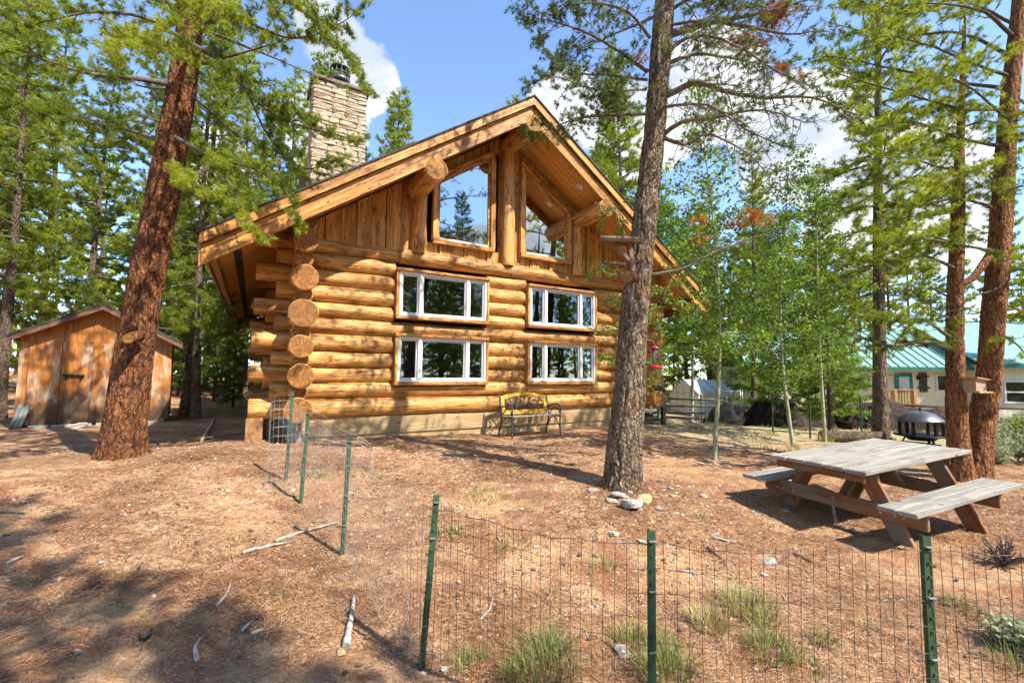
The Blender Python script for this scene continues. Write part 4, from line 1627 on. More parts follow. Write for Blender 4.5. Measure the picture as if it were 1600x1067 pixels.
# trees one can single out
put('mid1', -12.9, 11.4, 'dark pine trunk standing just left of the plywood shed', sc=.82, rz=1.)
put('mid3', -8.62, 11.85, 'darker of the paired slim pines between shed and cabin', sc=.8, rz=2.)
put('mid2', -8.18, 11.75, 'paler of the paired slim pines between shed and cabin', sc=.82, rz=4.)
put('mid1', 9.15, 11.2, 'grey brown pine rising behind the end of the fallen log', sc=1.0, rz=.7)
put('sapling1', 3.4, 7.7, 'young aspen with slim stem between cabin pine and picnic table', rz=.5)
put('sapling2', 6.0, 9.7, 'slender young aspen behind the left end of the picnic table', rz=2.2, sc=1.05)
put('sapling1', 7.15, 10.3, 'slender young aspen rising behind the middle of the picnic table', rz=4.1, sc=1.)
put('mid3', 10.3, 19.4, 'pine with reddish trunk inside the dark rail fence', rz=1.3, sc=.8)
put('full', 9.6, 13.6, 'bushy young pine between the tarp covered heaps', rz=.3, sc=.62)
# bushy broadleaf trees behind the young aspens
for i, (x, y, kd, s) in enumerate(((9.3, 15.4, 'aspen2', .9), (11.6, 16.6, 'aspen2', .8), (6.3, 18.4, 'aspen3', .95), (12.6, 22.5, 'aspen1', 1.0), (14.6, 20.0, 'aspen2', .6), (5.0, 15.4, 'aspen3', .9), (8.6, 21.8, 'aspen3', 1.05))):
    put(kd, x, y, 'leafy green aspen in the thicket beyond the yard', group='aspens in the thicket beyond the yard', sc=s, rz=rz_())
# woods on the left, behind the shed
left_spots = [(-11, 21.5), (-16, 22), (-20.5, 19.5), (-24.5, 20), (-8, 22.5), (-13, 28), (-28, 18), (-26, 28), (-19, 30), (-15.5, 13.5), (-13.5, 17), (-10.2, 18.5), (-12.5, 21), (-17, 18), (-18.5, 15), (-7.9, 17.8), (-9.3, 24.5), (-14.5, 23), (-11.8, 26), (-17, 25), (-21, 27), (-7.2, 25.5), (-5.6, 22), (-24, 17), (-26, 23), (-6.4, 30), (-9.8, 31), (-13.5, 31), (-18.5, 9.0), (-22, 13)]
for i, (x, y) in enumerate(left_spots):
    put(('mid1', 'mid2', 'mid3', 'far1', 'mid2', 'far2')[i % 6], x, y, 'slender pine in the sunlit woods behind the shed', group='pines in the woods behind the shed', sc=TRND.uniform(.85, 1.15), rz=rz_())
for i, (x, y, q) in enumerate(((-13.2, 14.2, .34), (-15.5, 16.2, .42), (-9.6, 15.6, .3), (-11.6, 17.6, .4), (-18.2, 18.5, .45), (-8.9, 19.5, .35), (-14.4, 19.5, .5), (-20.5, 16.5, .4), (-7.4, 20.5, .4), (-16.8, 12.2, .3), (-10.6, 23, .5))):
    put('full', x, y, 'low bushy young pine growing under the tall pines behind the shed', group='young pines behind the shed', sc=q, rz=rz_(), name='young_pine')
# woods on the right and behind the cabin
right_spots = [(4.2, 17.2), (8.2, 31), (15.5, 35), (20, 36), (24.5, 36), (29, 37), (34, 36), (6.8, 27), (9.5, 31), (14.8, 30.5), (17.5, 34), (4.2, 28), (18, 40), (27, 42), (4.5, 20), (5.4, 24.5), (3.0, 25), (13.6, 31), (6, 30), (10, 33), (17, 31), (22, 33), (27, 32), (31, 28), (12.8, 33), (0.5, 22), (-2.5, 24), (35, 22)]
for i, (x, y) in enumerate(right_spots):
    put(('mid2', 'full', 'mid1', 'far1', 'far2')[i % 5], x, y, 'green pine in the woods beyond the yard and the house', group='pines in the woods beyond the yard', sc=TRND.uniform(.95, 1.25), rz=rz_())
# trees behind the photographer: they shade the foreground and stand mirrored in the panes
for i, (kd, x, y, s) in enumerate((('mid3', 3.4, -1.3, .85),  ('mid2', 6.4, -3.4, .9), ('mid3', 7.5, -6.5, 1.0), ('mid3', -5.5, -4.5, 1.), ('mid2', 2.2, -4.8, 1.),
                                   ('spruce', 19.5, -5.8, .95), ('far1', 24, -5.5, 1.), ('far2', 16.5, -1.5, .85), ('far2', 23, -11, 1.1), ('spruce', 27, -14, .9), ('far1', 17.5, -9, 1.), ('far2', 29, -8, 1.), ('far1', 20, -16, 1.1), ('far2', 34, -18, 1.2), ('far1', 31, -3, 1.1))):
    put(kd, x, y, 'pine of the open woods around the yard, mirrored in the cabin windows', group='pines behind the photographer', sc=s, rz=rz_())


def far_forest():
    """the distant wood that closes the view all round, one mass"""
    rng = np.random.default_rng(5)
    kinds = [gen_pine(300 + i, 14, .15, .35 + .5 * i, 2.3, 32, M['bark_mid'], M['needle'], 6, .52, .18, twig=.8, step=.6, gap=.42, tuft=.38, sub=0, tint=.5, n=5, tubes=False, dead=0) for i in range(3)]
    kinds.append(gen_pine(333, 14, .2, .3, 4.2, 16, M['bark_mid'], M['needle'], 7, 1.3, .40, twig=2.0, step=1.1, gap=.9, tuft=.9, sub=0, tint=.6, n=4, tubes=False, dead=0))
    arr = []
    for kd in kinds:
        out = []
        for nm, me in kd:
            if nm == 'branchwork' or me is None:
                continue
            V = np.empty(len(me.vertices) * 3, np.float32)
            me.vertices.foreach_get('co', V)
            L_ = np.empty(len(me.loops), np.int32)
            me.loops.foreach_get('vertex_index', L_)
            t = np.full(len(me.polygons), .5, np.float32)
            if 'tint' in me.attributes:
                me.attributes['tint'].data.foreach_get('value', t)
            k_ = len(L_) // len(me.polygons)
            L_ = L_.reshape(-1, k_)
            if k_ == 4:
                L_ = np.concatenate([L_[:, :3], L_[:, [0, 2, 3]]])
                t = np.concatenate([t, t])
            out.append((V.reshape(-1, 3), L_, t, 0 if nm == 'trunk' else 1))
        arr.append(out)
    Vs, Fs, Ts, Ms, nv = [], [], [], [], 0
    spec = [(36, 56, 0), (46, 70, 0), (60, 90, 0), (29, 70, 1), (34, 100, 1), (42, 130, 1)]
    for ring, n, small in spec:
        for j in range(n):
            a = (j + rng.uniform(-.4, .4)) / n * 2 * math.pi
            r = ring * rng.uniform(.9, 1.1)
            x, y = r * math.sin(a), r * math.cos(a)
            if 8 < x < 36 and 16 < y < 36:
                continue
            if small and y < 8:
                continue
            z = float(hsmooth(x, y)[0])
            s, q = rng.uniform(.8, 1.2) * (.30 if small else 1), rng.uniform(0, 6.28)
            c, sn = math.cos(q) * s, math.sin(q) * s
            for V, F, t, m in arr[3 if small else rng.integers(3)]:
                W = np.stack([V[:, 0] * c - V[:, 1] * sn + x, V[:, 0] * sn + V[:, 1] * c + y, V[:, 2] * s + z], 1)
                Vs.append(W)
                Fs.append(F + nv)
                Ts.append(np.clip(t + rng.normal(0, .1), 0, 1))
                Ms.append(np.full(len(F), m))
                nv += len(W)
    me = np_mesh('forest', np.concatenate(Vs), np.concatenate(Fs), [M['bark_mid'], M['needle_sun']], {'tint': np.concatenate(Ts)}, midx=np.concatenate(Ms))
    tag(link('forest', me), 'distant pine forest closing the view all around', 'forest', kind='stuff')
    print('forest faces', len(me.polygons))


far_forest()
0 and print('faces', {k: [len(m.polygons) for n, m in v if m] for k, v in list(PINES.items()) + list(ASPENS.items())})

# ------------------------------------------------------------------ plywood shed


def shedmat():
    t = NT('stained_plywood')
    P = t.tc.outputs['Object']
    off = t.rvec()
    g = t.noise(t.mapping((7, 7, .8), off), 2.5, 5, .65, 1.2)
    g2 = t.noise(t.mapping((22, 22, .5), off), 1.5, 3, .6)
    n = t.noise(t.mapping((1, 1, .6), off), 2.6, 5, .65)
    sep = t.new('SeparateXYZ')
    t.L.new(P, sep.inputs[0])
    col = t.mix(t.ramp(g, .3, .7), (.26, .085, .018), (.46, .185, .045))
    col = t.mix(t.ramp(g2, .5, .7, 0, .5), col, (.20, .07, .02))
    pale = t.ramp(t.noise(t.mapping((2.5, 2.5, .7), off), 1.7, 4, .6), .46, .60)
    mid = t.math('MULTIPLY', pale, t.math('MULTIPLY', t.ramp(sep.outputs[2], .1, .7), t.ramp(sep.outputs[2], 2.15, 1.5)))
    col = t.mix(t.math('MULTIPLY', mid, .75), col, (.52, .40, .27))
    # mould creeping up from the ground
    h = t.math('SUBTRACT', t.math('ADD', t.math('MULTIPLY', n, 2.2), -.30), sep.outputs[2])
    col = t.mix(t.ramp(h, -.12, .42, 0, .85), col, (.045, .038, .030))
    t.bump(t.math('ADD', g, g2), .3, .006)
    return t.done(col, .75, .2)


M['ply'] = shedmat()


def build_shed():
    a = Vector((-10.42, 9.5))
    b = Vector((-8.34, 11.02))
    w = (b - a).length
    cx, cy = (a.x + b.x) / 2, (a.y + b.y) / 2
    z0 = .42
    e = empty('plywood_shed', (cx, cy, z0), math.atan2(b.y - a.y, b.x - a.x), 'weathered orange plywood shed with low gable roof', 'shed')
    he, hp, dp = 1.95, 2.66, 2.4
    hw = w / 2
    xs = [-hw, -hw + .15, -hw + .15 + .50, -hw + 1.15, -hw + 1.7, hw - .36, hw]
    for i in range(len(xs) - 1):
        x0, x1 = xs[i] + .003, xs[i + 1] - .003
        pr = .0 if i not in (0, 1) else .012
        MB().box(((x0 + x1) / 2, -pr / 2 - .01, .05 + 1.78 / 2), (x1 - x0, .03 + pr, 1.78), None, 0, .003).build('wall_panel', M['ply'], e)
    sl = (hp - he) / hw
    for sx in (-1, 1):
        for q in range(2):
            x0, x1 = (0, .62) if q == 0 else (.626, hw)
            poly = [(sx * x0, 0, 1.836), (sx * x1, 0, 1.836), (sx * x1, 0, max(1.86, hp - sl * x1)), (sx * x0, 0, hp - sl * x0)]
            MB().prism(poly, (0, -.02, 0), (0, .006, 0)).build('gable_panel', M['ply'], e)
        MB().box((sx * (hw - .012), dp / 2, .98), (.025, dp - .04, 1.86)).build('side_panel', M['ply'], e)
        A, B_ = Vector((0, 0, hp + .02)), Vector((sx * (hw + .20), 0, hp + .02 - sl * (hw + .20)))
        MB().prism([A, B_, B_ + Vector((0, 0, .05)), A + Vector((0, 0, .05))], (0, -.30, 0), (0, dp + .2, 0)).build('roof', M['shingle'], e)
        MB().prism([A + Vector((0, 0, -.002)), B_ + Vector((0, 0, -.002)), B_ + Vector((0, 0, -.10)), A + Vector((0, 0, -.10))], (0, -.29, 0), (0, -.26, 0)).build('fascia', plain('shed_fascia', (.16, .07, .04), .7), e)
    MB().box((0, dp, .98), (w - .06, .03, 1.86)).build('back_panel', M['ply'], e)
    o = MB().box((0, 0, 0), (.36, .05, .045), None, 0, .01).box((-.12, .01, -.05), (.03, .04, .1)).box((.12, .01, -.05), (.03, .04, .1)).build('door_bar', M['blackmetal'], e, (-hw + .86, -.055, 1.10))
    o = MB().box((0, 0, .03), (w, .2, .05)).build('floor_beam', M['darkwood'], e, (0, .12, 0))
    for i, x in enumerate((-hw + .40, -hw + .74, -hw + 1.06, -hw + 1.45, hw - .62, hw - .30)):
        MB().box((0, 0, 0), (.32, .18, .085), None, 0, .012).build('foundation_block', M['concrete'], e, (x, -.10, .0), (0, 0, TRND.uniform(-.1, .1)))
    MB().box((hw - .12, -.02, .0), (.08, .2, .16)).build('foundation_block', M['concrete'], e)
    return e


build_shed()
p_ = at(22, 660, 9.35)
e_ = empty('leaning_pipes', (p_.x, p_.y, gz(p_.x, p_.y)), 0, 'short grey pipes propped against the shed corner', 'pipe')
for i in range(3):
    MB().tube([(-.08 + .085 * i, 0, -.05), (-.02 + .085 * i, .12, .50 - .05 * (i == 1))], .036, 10).build('pipe', plain('grey_pipe', (.15, .16, .15), .7), e_)


# ------------------------------------------------------------------ neighbour's house
def lapmat(name, c, horizontal=True, pitch=.15):
    t = NT(name)
    P = t.tc.outputs['Object']
    sep = t.new('SeparateXYZ')
    t.L.new(P, sep.inputs[0])
    v = t.math('FRACT', t.math('DIVIDE', sep.outputs[2 if horizontal else 0], pitch))
    n = t.noise(P, 2, 4, .6)
    col = t.mix(t.ramp(n, .3, .7), tuple(q * .9 for q in c), c)
    col = t.mix(t.ramp(v, .0, .10, .6, 0), col, tuple(q * .5 for q in c))
    t.bump(v if horizontal else t.ramp(v, 0, .1), .8, .02)
    return t.done(col, .6, .3)


def build_house():
    A, B_ = Vector((13.2, 24.6)), Vector((24.4, 22.7))
    d = B_ - A
    L_ = d.length
    z0 = -.75
    e = empty('neighbour_house', (A.x, A.y, z0), math.atan2(d.y, d.x), 'cream sided house with teal metal roof beyond the yard', 'house')
    cream = lapmat('cream_lap_siding', (.74, .68, .50), True, .16)
    cream2 = lapmat('cream_board_siding', (.72, .66, .49), False, .2)
    teal = plain('teal_metal', (.19, .335, .285), .55, .05, namt=.22)
    tealtrim = plain('dark_teal_paint', (.03, .16, .13), .5)
    zf, ze, zr = .50, 2.95, 5.1
    MB().box((L_ / 2, 3.5, ze / 2 - .3), (L_, 7, ze + .6)).build('wall', cream, e)
    rf = MB()
    for sy in (0, 1):
        y0, y1 = (-.5, 3.5) if sy == 0 else (7.5, 3.5)
        rf.prism([(0, y0, ze - .1), (0, y1, zr), (0, y1, zr + .06), (0, y0, ze - .04)], (-.4, 0, 0), (L_ + .4, 0, 0))
    roof = rf.build('roof', teal, e)
    rib = MB().bar((0, -.5, ze - .01), (0, 3.5, zr + .09), .035, .05).mesh('roof_rib', teal)
    for i in range(int(L_ / .42)):
        link('roof_rib', rib, roof, (.1 + i * .42, 0, 0))
    MB().box((L_ / 2, -.5, ze - .12), (L_ + .8, .05, .16)).build('eave_trim', tealtrim, roof)

    def loc_of(px, py, yoff=0.):
        dd = ray(px, py)
        n = Vector((-d.y, d.x)).normalized()
        p0 = A + n * yoff
        t = p0.dot(n) / Vector((dd.x, dd.y)).dot(n)
        P = Vector((dd.x * t, dd.y * t))
        return (P - A).dot(d.normalized()), CAM_Z + dd.z * t - z0

    def window(p0, p1, panes, nm='window', yo=0., horiz=False):
        x0, z1 = loc_of(*p0, yo)
        x1, z2 = loc_of(*p1, yo)
        x0, x1, z1, z2 = min(x0, x1), max(x0, x1), max(z1, z2), min(z1, z2)
        f = .07
        m = MB()
        w, h = x1 - x0, z1 - z2
        for s in (-1, 1):
            m.box((0, 0, s * (h / 2)), (w + f * 2, .08, f)).box((s * (w / 2), 0, 0), (f, .08, h - f))
        for k in range(1, panes):
            if horiz:
                m.box((0, 0, -h / 2 + h * k / panes), (w - f, .07, f))
            else:
                m.box((-w / 2 + w * k / panes, 0, 0), (f, .07, h - f))
        win = m.build(nm, M['white'], e, ((x0 + x1) / 2, yo - .03, (z1 + z2) / 2))
        MB().box((0, .02, 0), (w - .05, .02, h - .05)).build('pane', plain('dark_pane', (.02, .024, .024), .08, spec=.6), win)
        return win
    window((1462, 586), (1502, 611), 2)
    window((1345, 584), (1360, 606), 2)
    # teal door with lattice pane
    x0, z1 = loc_of(1397, 583)
    x1, _ = loc_of(1424, 583)
    w = x1 - x0
    dr = MB().box(((x0 + x1) / 2, -.03, (z1 + zf) / 2), (w, .08, z1 - zf)).build('door', tealtrim, e)
    MB().box(((x0 + x1) / 2, -.075, z1 - .55), (w * .58, .02, .72)).build('pane', plain('bright_pane', (.45, .52, .55), .1, spec=.6), dr)
    g = MB()
    for k in (1, 2):
        g.box(((x0 + x1) / 2 - w * .29 + w * .58 * k / 3, -.09, z1 - .55), (.025, .02, .72))
        g.box(((x0 + x1) / 2, -.093, z1 - .91 + .24 * k), (w * .58, .02, .025))
    g.build('muntin', M['white'], dr)
    # dark lattice shutter beside it
    xs, zt = loc_of(1441, 582)
    for k in range(3):
        MB().box((xs - .13 + .13 * k, -.03, zt - .50), (.09, .04, 1.0)).build('shutter_slat', M['darkwood'], e)
    for k in (.2, .78):
        MB().box((xs, -.055, zt - k), (.55, .03, .09)).build('shutter_bar', M['darkwood'], e)
    for px in (1378, 1433):
        x, z = loc_of(px, 590)
        MB().box((x, -.08, z), (.09, .16, .2), None, 0, .02).build('wall_lamp', M['blackmetal'], e)
    # porch
    pw = wood('porch_wood', (.52, .31, .12), (.40, .21, .075), axis=2, var=.2)
    xa, _ = loc_of(1366, 600, -1.2)
    xb, zt = loc_of(1430, 609, -1.2)
    pd = MB().box(((xa + xb) / 2, -.6, zf - .06), (xb - xa, 1.2, .1)).build('porch', pw, e)
    for k in range(15):
        MB().box((xa + (xb - xa) * (k + .5) / 15, -1.17, (zf + zt) / 2), (.05, .04, zt - zf)).build('baluster', pw, pd)
    MB().box(((xa + xb) / 2, -1.17, zt), (xb - xa + .1, .12, .05)).build('top_rail', pw, pd)
    for x in (xa + .05, xb - .05, (xa + xb) / 2):
        MB().box((x, -1.22, zt / 2 - .2), (.11, .10, zt + .35)).build('porch_post', pw, pd)
    for k in range(4):
        MB().box((xb - .02, -1.05 + .26 * k, (zf + zt) / 2), (.05, .04, zt - zf)).build('baluster', pw, pd)
    MB().box((xb - .02, -.6, zt - .01), (.1, 1.1, .05)).build('top_rail', pw, pd)
    # wing that stands forward
    wx, _ = loc_of(1537, 600, -1.0)
    MB().box((wx + 4, 1.5, ze / 2 - .3), (8, 5.0, ze + .75)).build('wing_wall', cream2, e)
    MB().prism([(wx - .3, -1.4, ze + .05), (wx + 8, -1.4, ze + .05), (wx + 8, 3.5, zr + .4), (wx - .3, 3.5, zr + .4)], (0, 0, 0), (0, 0, .07)).build('wing_roof', teal, e)
    MB().box((wx + 4, -1.42, ze + .03), (8.4, .05, .2)).build('eave_trim', tealtrim, e)
    window((1568, 596), (1606, 629), 2, yo=-1.0, horiz=True)


build_house()


# ------------------------------------------------------------------ greenhouse, fences, tarps beyond the yard
def build_greenhouse():
    a, b = at(1063, 618, 27), at(1133, 616, 29.5)
    z0 = -.80
    yaw = math.atan2(b.y - a.y, b.x - a.x)
    cx, cy = (a.x + b.x) / 2, (a.y + b.y) / 2
    e = empty('greenhouse', (cx, cy, z0), -1.26, 'small white greenhouse with clear panels behind the rail fence', 'greenhouse')
    pm = plain('greenhouse_panel', (.82, .85, .85), .35, namt=.04)
    fr = plain('greenhouse_frame', (.50, .55, .55), .4, .3)
    w, l, he, hp = 1.25, 3.0, 1.35, 2.15
    for sx in (-1, 1):
        for k in range(4):
            y0, y1 = -l / 2 + l * k / 4 + .02, -l / 2 + l * (k + 1) / 4 - .02
            MB().box((sx * w, (y0 + y1) / 2, he / 2), (.02, y1 - y0, he)).build('wall_panel', pm, e)
            MB().prism([(0, 0, hp), (sx * (w + .08), 0, he - .05), (sx * (w + .08), 0, he - .03), (0, 0, hp + .02)], (0, y0, 0), (0, y1, 0)).build('roof_panel', pm, e)
    for sy in (-1, 1):
        y = sy * l / 2
        for x0, x1 in ((-w, -w / 2), (-w / 2, 0), (0, w / 2), (w / 2, w)):
            f = lambda x: hp - (hp - he) * abs(x) / w
            MB().prism([(x0 + .015, 0, 0), (x1 - .015, 0, 0), (x1 - .015, 0, f(x1)), (x0 + .015, 0, f(x0))], (0, y - .01, 0), (0, y + .01, 0)).build('gable_panel', pm, e)
    g = MB()
    for k in range(5):
        y = -l / 2 + l * k / 4
        for sx in (-1, 1):
            g.box((sx * (w + .02), y, he / 2), (.05, .05, he)).bar((sx * (w + .09), y, he - .03), (0, y, hp + .04), .05, .05)
    for x in (-w / 2, 0, w / 2):
        for y in (-l / 2 - .02, l / 2 + .02):
            g.box((x, y, he * .65), (.04, .04, he * 1.3))
    for sx in (-1, 1):
        g.box((sx * (w + .03), 0, he), (.05, l, .05)).box((sx * w / 2, -l / 2 - .02, he), (w, .04, .05))
    g.build('frame', fr, e)


build_greenhouse()


def rail_fence(pts, label, h=1.15, nr=4, name='rail_fence'):
    p0 = Vector(pts[0])
    e = empty(name, (p0.x, p0.y, gz(p0.x, p0.y)), 0, label, 'fence')
    z0 = e.location.z
    rng = random.Random(len(label))
    for i, q in enumerate(pts):
        MB().tube([(q[0] - p0.x, q[1] - p0.y, gz(*q) - z0 - .2), (q[0] - p0.x + .02, q[1] - p0.y, gz(*q) - z0 + h + .08)], .075, 9).build('post', M['railwood'], e)
    for i in range(len(pts) - 1):
        a, b = pts[i], pts[i + 1]
        za, zb = gz(*a) - z0, gz(*b) - z0
        dx, dy = b[0] - a[0], b[1] - a[1]
        ln = math.hypot(dx, dy)
        for k in range(nr):
            zz = h * (k + .75) / nr
            A = Vector((a[0] - p0.x - dx / ln * .25, a[1] - p0.y - dy / ln * .25, za + zz + rng.uniform(-.05, .05)))
            B_ = Vector((b[0] - p0.x + dx / ln * .25, b[1] - p0.y + dy / ln * .25, zb + zz + rng.uniform(-.05, .05)))
            o = MB().tube([(0, 0, 0), ((B_ - A).length, 0, 0)], [.062, .05], 8).build('rail', M['railwood'], e, A)
            o.rotation_euler = (B_ - A).to_track_quat('X', 'Z').to_euler()
    return e


rail_fence([(4.0, 20.6), (6.6, 20.2), (9.3, 19.6), (11.6, 18.6)], 'dark split rail fence in front of the greenhouse')
rail_fence([(12.0, 18.0), (14.6, 17.4), (17.2, 16.9), (19.8, 16.4), (22.6, 15.8)], 'dark pole fence running past the tarps to the house', 1.05, 2)


def build_chainlink():
    a, b = at(1103, 640, 16.5), at(1157, 640, 17.5)
    za, zb = gz(a.x, a.y), gz(b.x, b.y)
    e = empty('chain_link_panel', (a.x, a.y, za), math.atan2(b.y - a.y, b.x - a.x), 'chain link fence panel with steel posts near the greenhouse', 'fence')
    w = math.hypot(b.x - a.x, b.y - a.y)
    for x in (0, w, w + .12):
        MB().tube([(x, 0, -.2), (x, 0, 1.22 + (.15 if x > w else 0))], .028, 8).build('post', plain('steel_post', (.36, .37, .36), .5, .5), e)
    m = MB()
    n = 20
    h = 1.15
    for s in (-1, 1):
        for k in range(-n, n * 2):
            x0 = w * k / n
            x1 = x0 + s * h * .8
            za_, zb_ = 0.04, h
            if s > 0:
                if x1 < 0 or x0 > w:
                    continue
            elif x0 < 0 or x1 > w:
                continue
            t0, t1 = 0., 1.
            for lim in (0, w):
                if x0 < 0 or x0 > w:
                    pass
            ts = sorted([max(0, min(1, (0 - x0) / (x1 - x0))), max(0, min(1, (w - x0) / (x1 - x0)))])
            if ts[1] - ts[0] < .02:
                continue
            P0 = (x0 + (x1 - x0) * ts[0], 0, za_ + (zb_ - za_) * ts[0])
            P1 = (x0 + (x1 - x0) * ts[1], 0, za_ + (zb_ - za_) * ts[1])
            m.tube([P0, P1], .004, 3, cap=False)
    o = m.build('wire_mesh', M['wire_pale'], e)
    o['kind'] = 'stuff'
    MB().tube([(0, 0, h), (w, 0, h)], .018, 6).build('top_rail', plain('steel_rail', (.36, .37, .36), .5, .5), e)


build_chainlink()


def mound(name, label, cat, loc, size, mat, seed, folds=.08, rz=0., peaks=((0, 0, 1.),), n=40):
    """a draped heap: height field over an ellipse-like footprint with folds"""
    u = np.linspace(-1, 1, n)
    X, Y = np.meshgrid(u, u)
    x, y = X.ravel(), Y.ravel()
    z = np.zeros_like(x)
    for px, py, hh in peaks:
        z = np.maximum(z, hh * np.exp(-(((x - px) / .75) ** 4 + ((y - py) / .8) ** 4)))
    edge = np.clip((1 - np.maximum(np.abs(x), np.abs(y))) / .10, 0, 1)
    z *= edge
    P = np.stack([x * 2 + seed, y * 2, z * 1.2], 1)
    z = np.maximum(0, z * (1 + folds * 2 * fbm(P * 1.5, 3, seed))) - (1 - edge) * .06
    ox = x * (1 + folds * fbm(P * 2, 2, seed + 3))
    oy = y * (1 + folds * fbm(P * 2, 2, seed + 7))
    V = np.stack([ox * size[0] / 2, oy * size[1] / 2, z * size[2]], 1)
    i = (np.arange(n - 1)[:, None] * n + np.arange(n - 1)[None]).ravel()
    o = link(name, np_mesh(name, V, np.stack([i, i + 1, i + n + 1, i + n], 1), mat, smooth=True), None, loc, (0, 0, rz))
    tag(o, label, cat)
    return o


def tarpmat():
    t = NT('brown_tarp')
    P = t.tc.outputs['Object']
    n = t.noise(t.mapping((1, 1, .4)), 5, 4, .6, 1.)
    col = t.mix(t.ramp(n, .35, .7), (.030, .020, .018), (.062, .043, .038))
    t.bump(n, .6, .03)
    return t.done(col, .85, .08)


M['tarp'] = tarpmat()
for (x, y, s, rz, lab, sd, pk) in ((9.75, 15.9, (2.5, 1.8, 1.05), .1, 'sagging brown tarp over a heap, nearer the greenhouse', 3, ((-.5, 0, 1.), (.3, 0, .7))), (13.6, 16.2, (3.7, 1.9, .95), -.15, 'long brown tarp covering a heap in front of the house', 8, ((-.2, 0, 1.), (.5, 0, .85), (-.6, 0, .8)))):
    mound('tarp_cover', lab, 'tarp', (x, y, gz(x, y) - .05), s, M['tarp'], sd, .10, rz, pk)
q_ = at(1137, 655, 18.0)
mound('compost_heap', 'black covered heap behind the chain link panel', 'heap', (q_.x, q_.y, gz(q_.x, q_.y) - .03), (2.0, 1.4, .85), plain('black_plastic', (.016, .016, .018), .85, nscale=8, bump=.5, spec=.08), 5, .08, 0., ((0, 0, 1.),), 26)

# ------------------------------------------------------------------ fallen log, fire pit
a_, b_ = gat(1290, 690), gat(1378, 692)
lr = random.Random(9)
d_ = Vector((b_.x - a_.x, b_.y - a_.y, 0))
o_ = log_mesh(d_.length + .1, .135, lr, 16).build('fallen_log', [M['bark_mid'], M['logend']], None, (a_.x, a_.y + .15, gz(a_.x, a_.y) + .10))
o_.rotation_euler = (0, 0, math.atan2(d_.y, d_.x) - .05)
tag(o_, 'grey fallen log lying in front of the grey brown pine', 'log')


def build_firepit():
    p = at(1440, 690, 10.2)
    z0 = gz(p.x, p.y)
    e = empty('fire_pit', (p.x, p.y, z0), .2, 'black domed fire pit with mesh sides behind the picnic table', 'fire pit')
    bm = M['blackmetal']
    R_ = .37
    MB().tube([(0, 0, .17), (0, 0, .19), (0, 0, .21)], [R_ + .10, R_ + .13, R_ + .10], 28).build('tray', bm, e)
    MB().tube([(0, 0, .08), (0, 0, .17)], [R_ * .6, R_ * .9], 24).build('bowl', bm, e)
    for k in range(6):
        a = k / 6 * 6.283 + .3
        MB().box((R_ * math.cos(a), R_ * math.sin(a), .35), (.05, .05, .32), Matrix.Rotation(a, 3, 'Z')).build('upright', bm, e)
    for k in range(3):
        a = k / 3 * 6.283
        MB().bar((R_ * .7 * math.cos(a), R_ * .7 * math.sin(a), .17), (R_ * .95 * math.cos(a), R_ * .95 * math.sin(a), -.03), .04, .03).build('leg', bm, e)
    prof = [(R_ + .06, .50), (R_ + .05, .53), (R_ - .04, .60), (R_ * .7, .67), (R_ * .35, .715), (.02, .73)]
    MB().tube([(0, 0, z) for r, z in prof], [r for r, z in prof], 32).build('domed_lid', plain('lid_metal', (.17, .175, .185), .34, .8, nscale=5), e)
    MB().tube([(0, 0, .72), (0, 0, .78), (0, 0, .80)], [.018, .018, .03], 10).build('lid_knob', bm, e)
    m = MB()
    for k in range(44):
        a = k / 44 * 6.283
        m.tube([(R_ * math.cos(a), R_ * math.sin(a), .21), (R_ * math.cos(a + .14), R_ * math.sin(a + .14), .51)], .0025, 3, cap=False)
        m.tube([(R_ * math.cos(a), R_ * math.sin(a), .21), (R_ * math.cos(a - .14), R_ * math.sin(a - .14), .51)], .0025, 3, cap=False)
    m.build('mesh_screen', bm, e)['kind'] = 'stuff'


build_firepit()


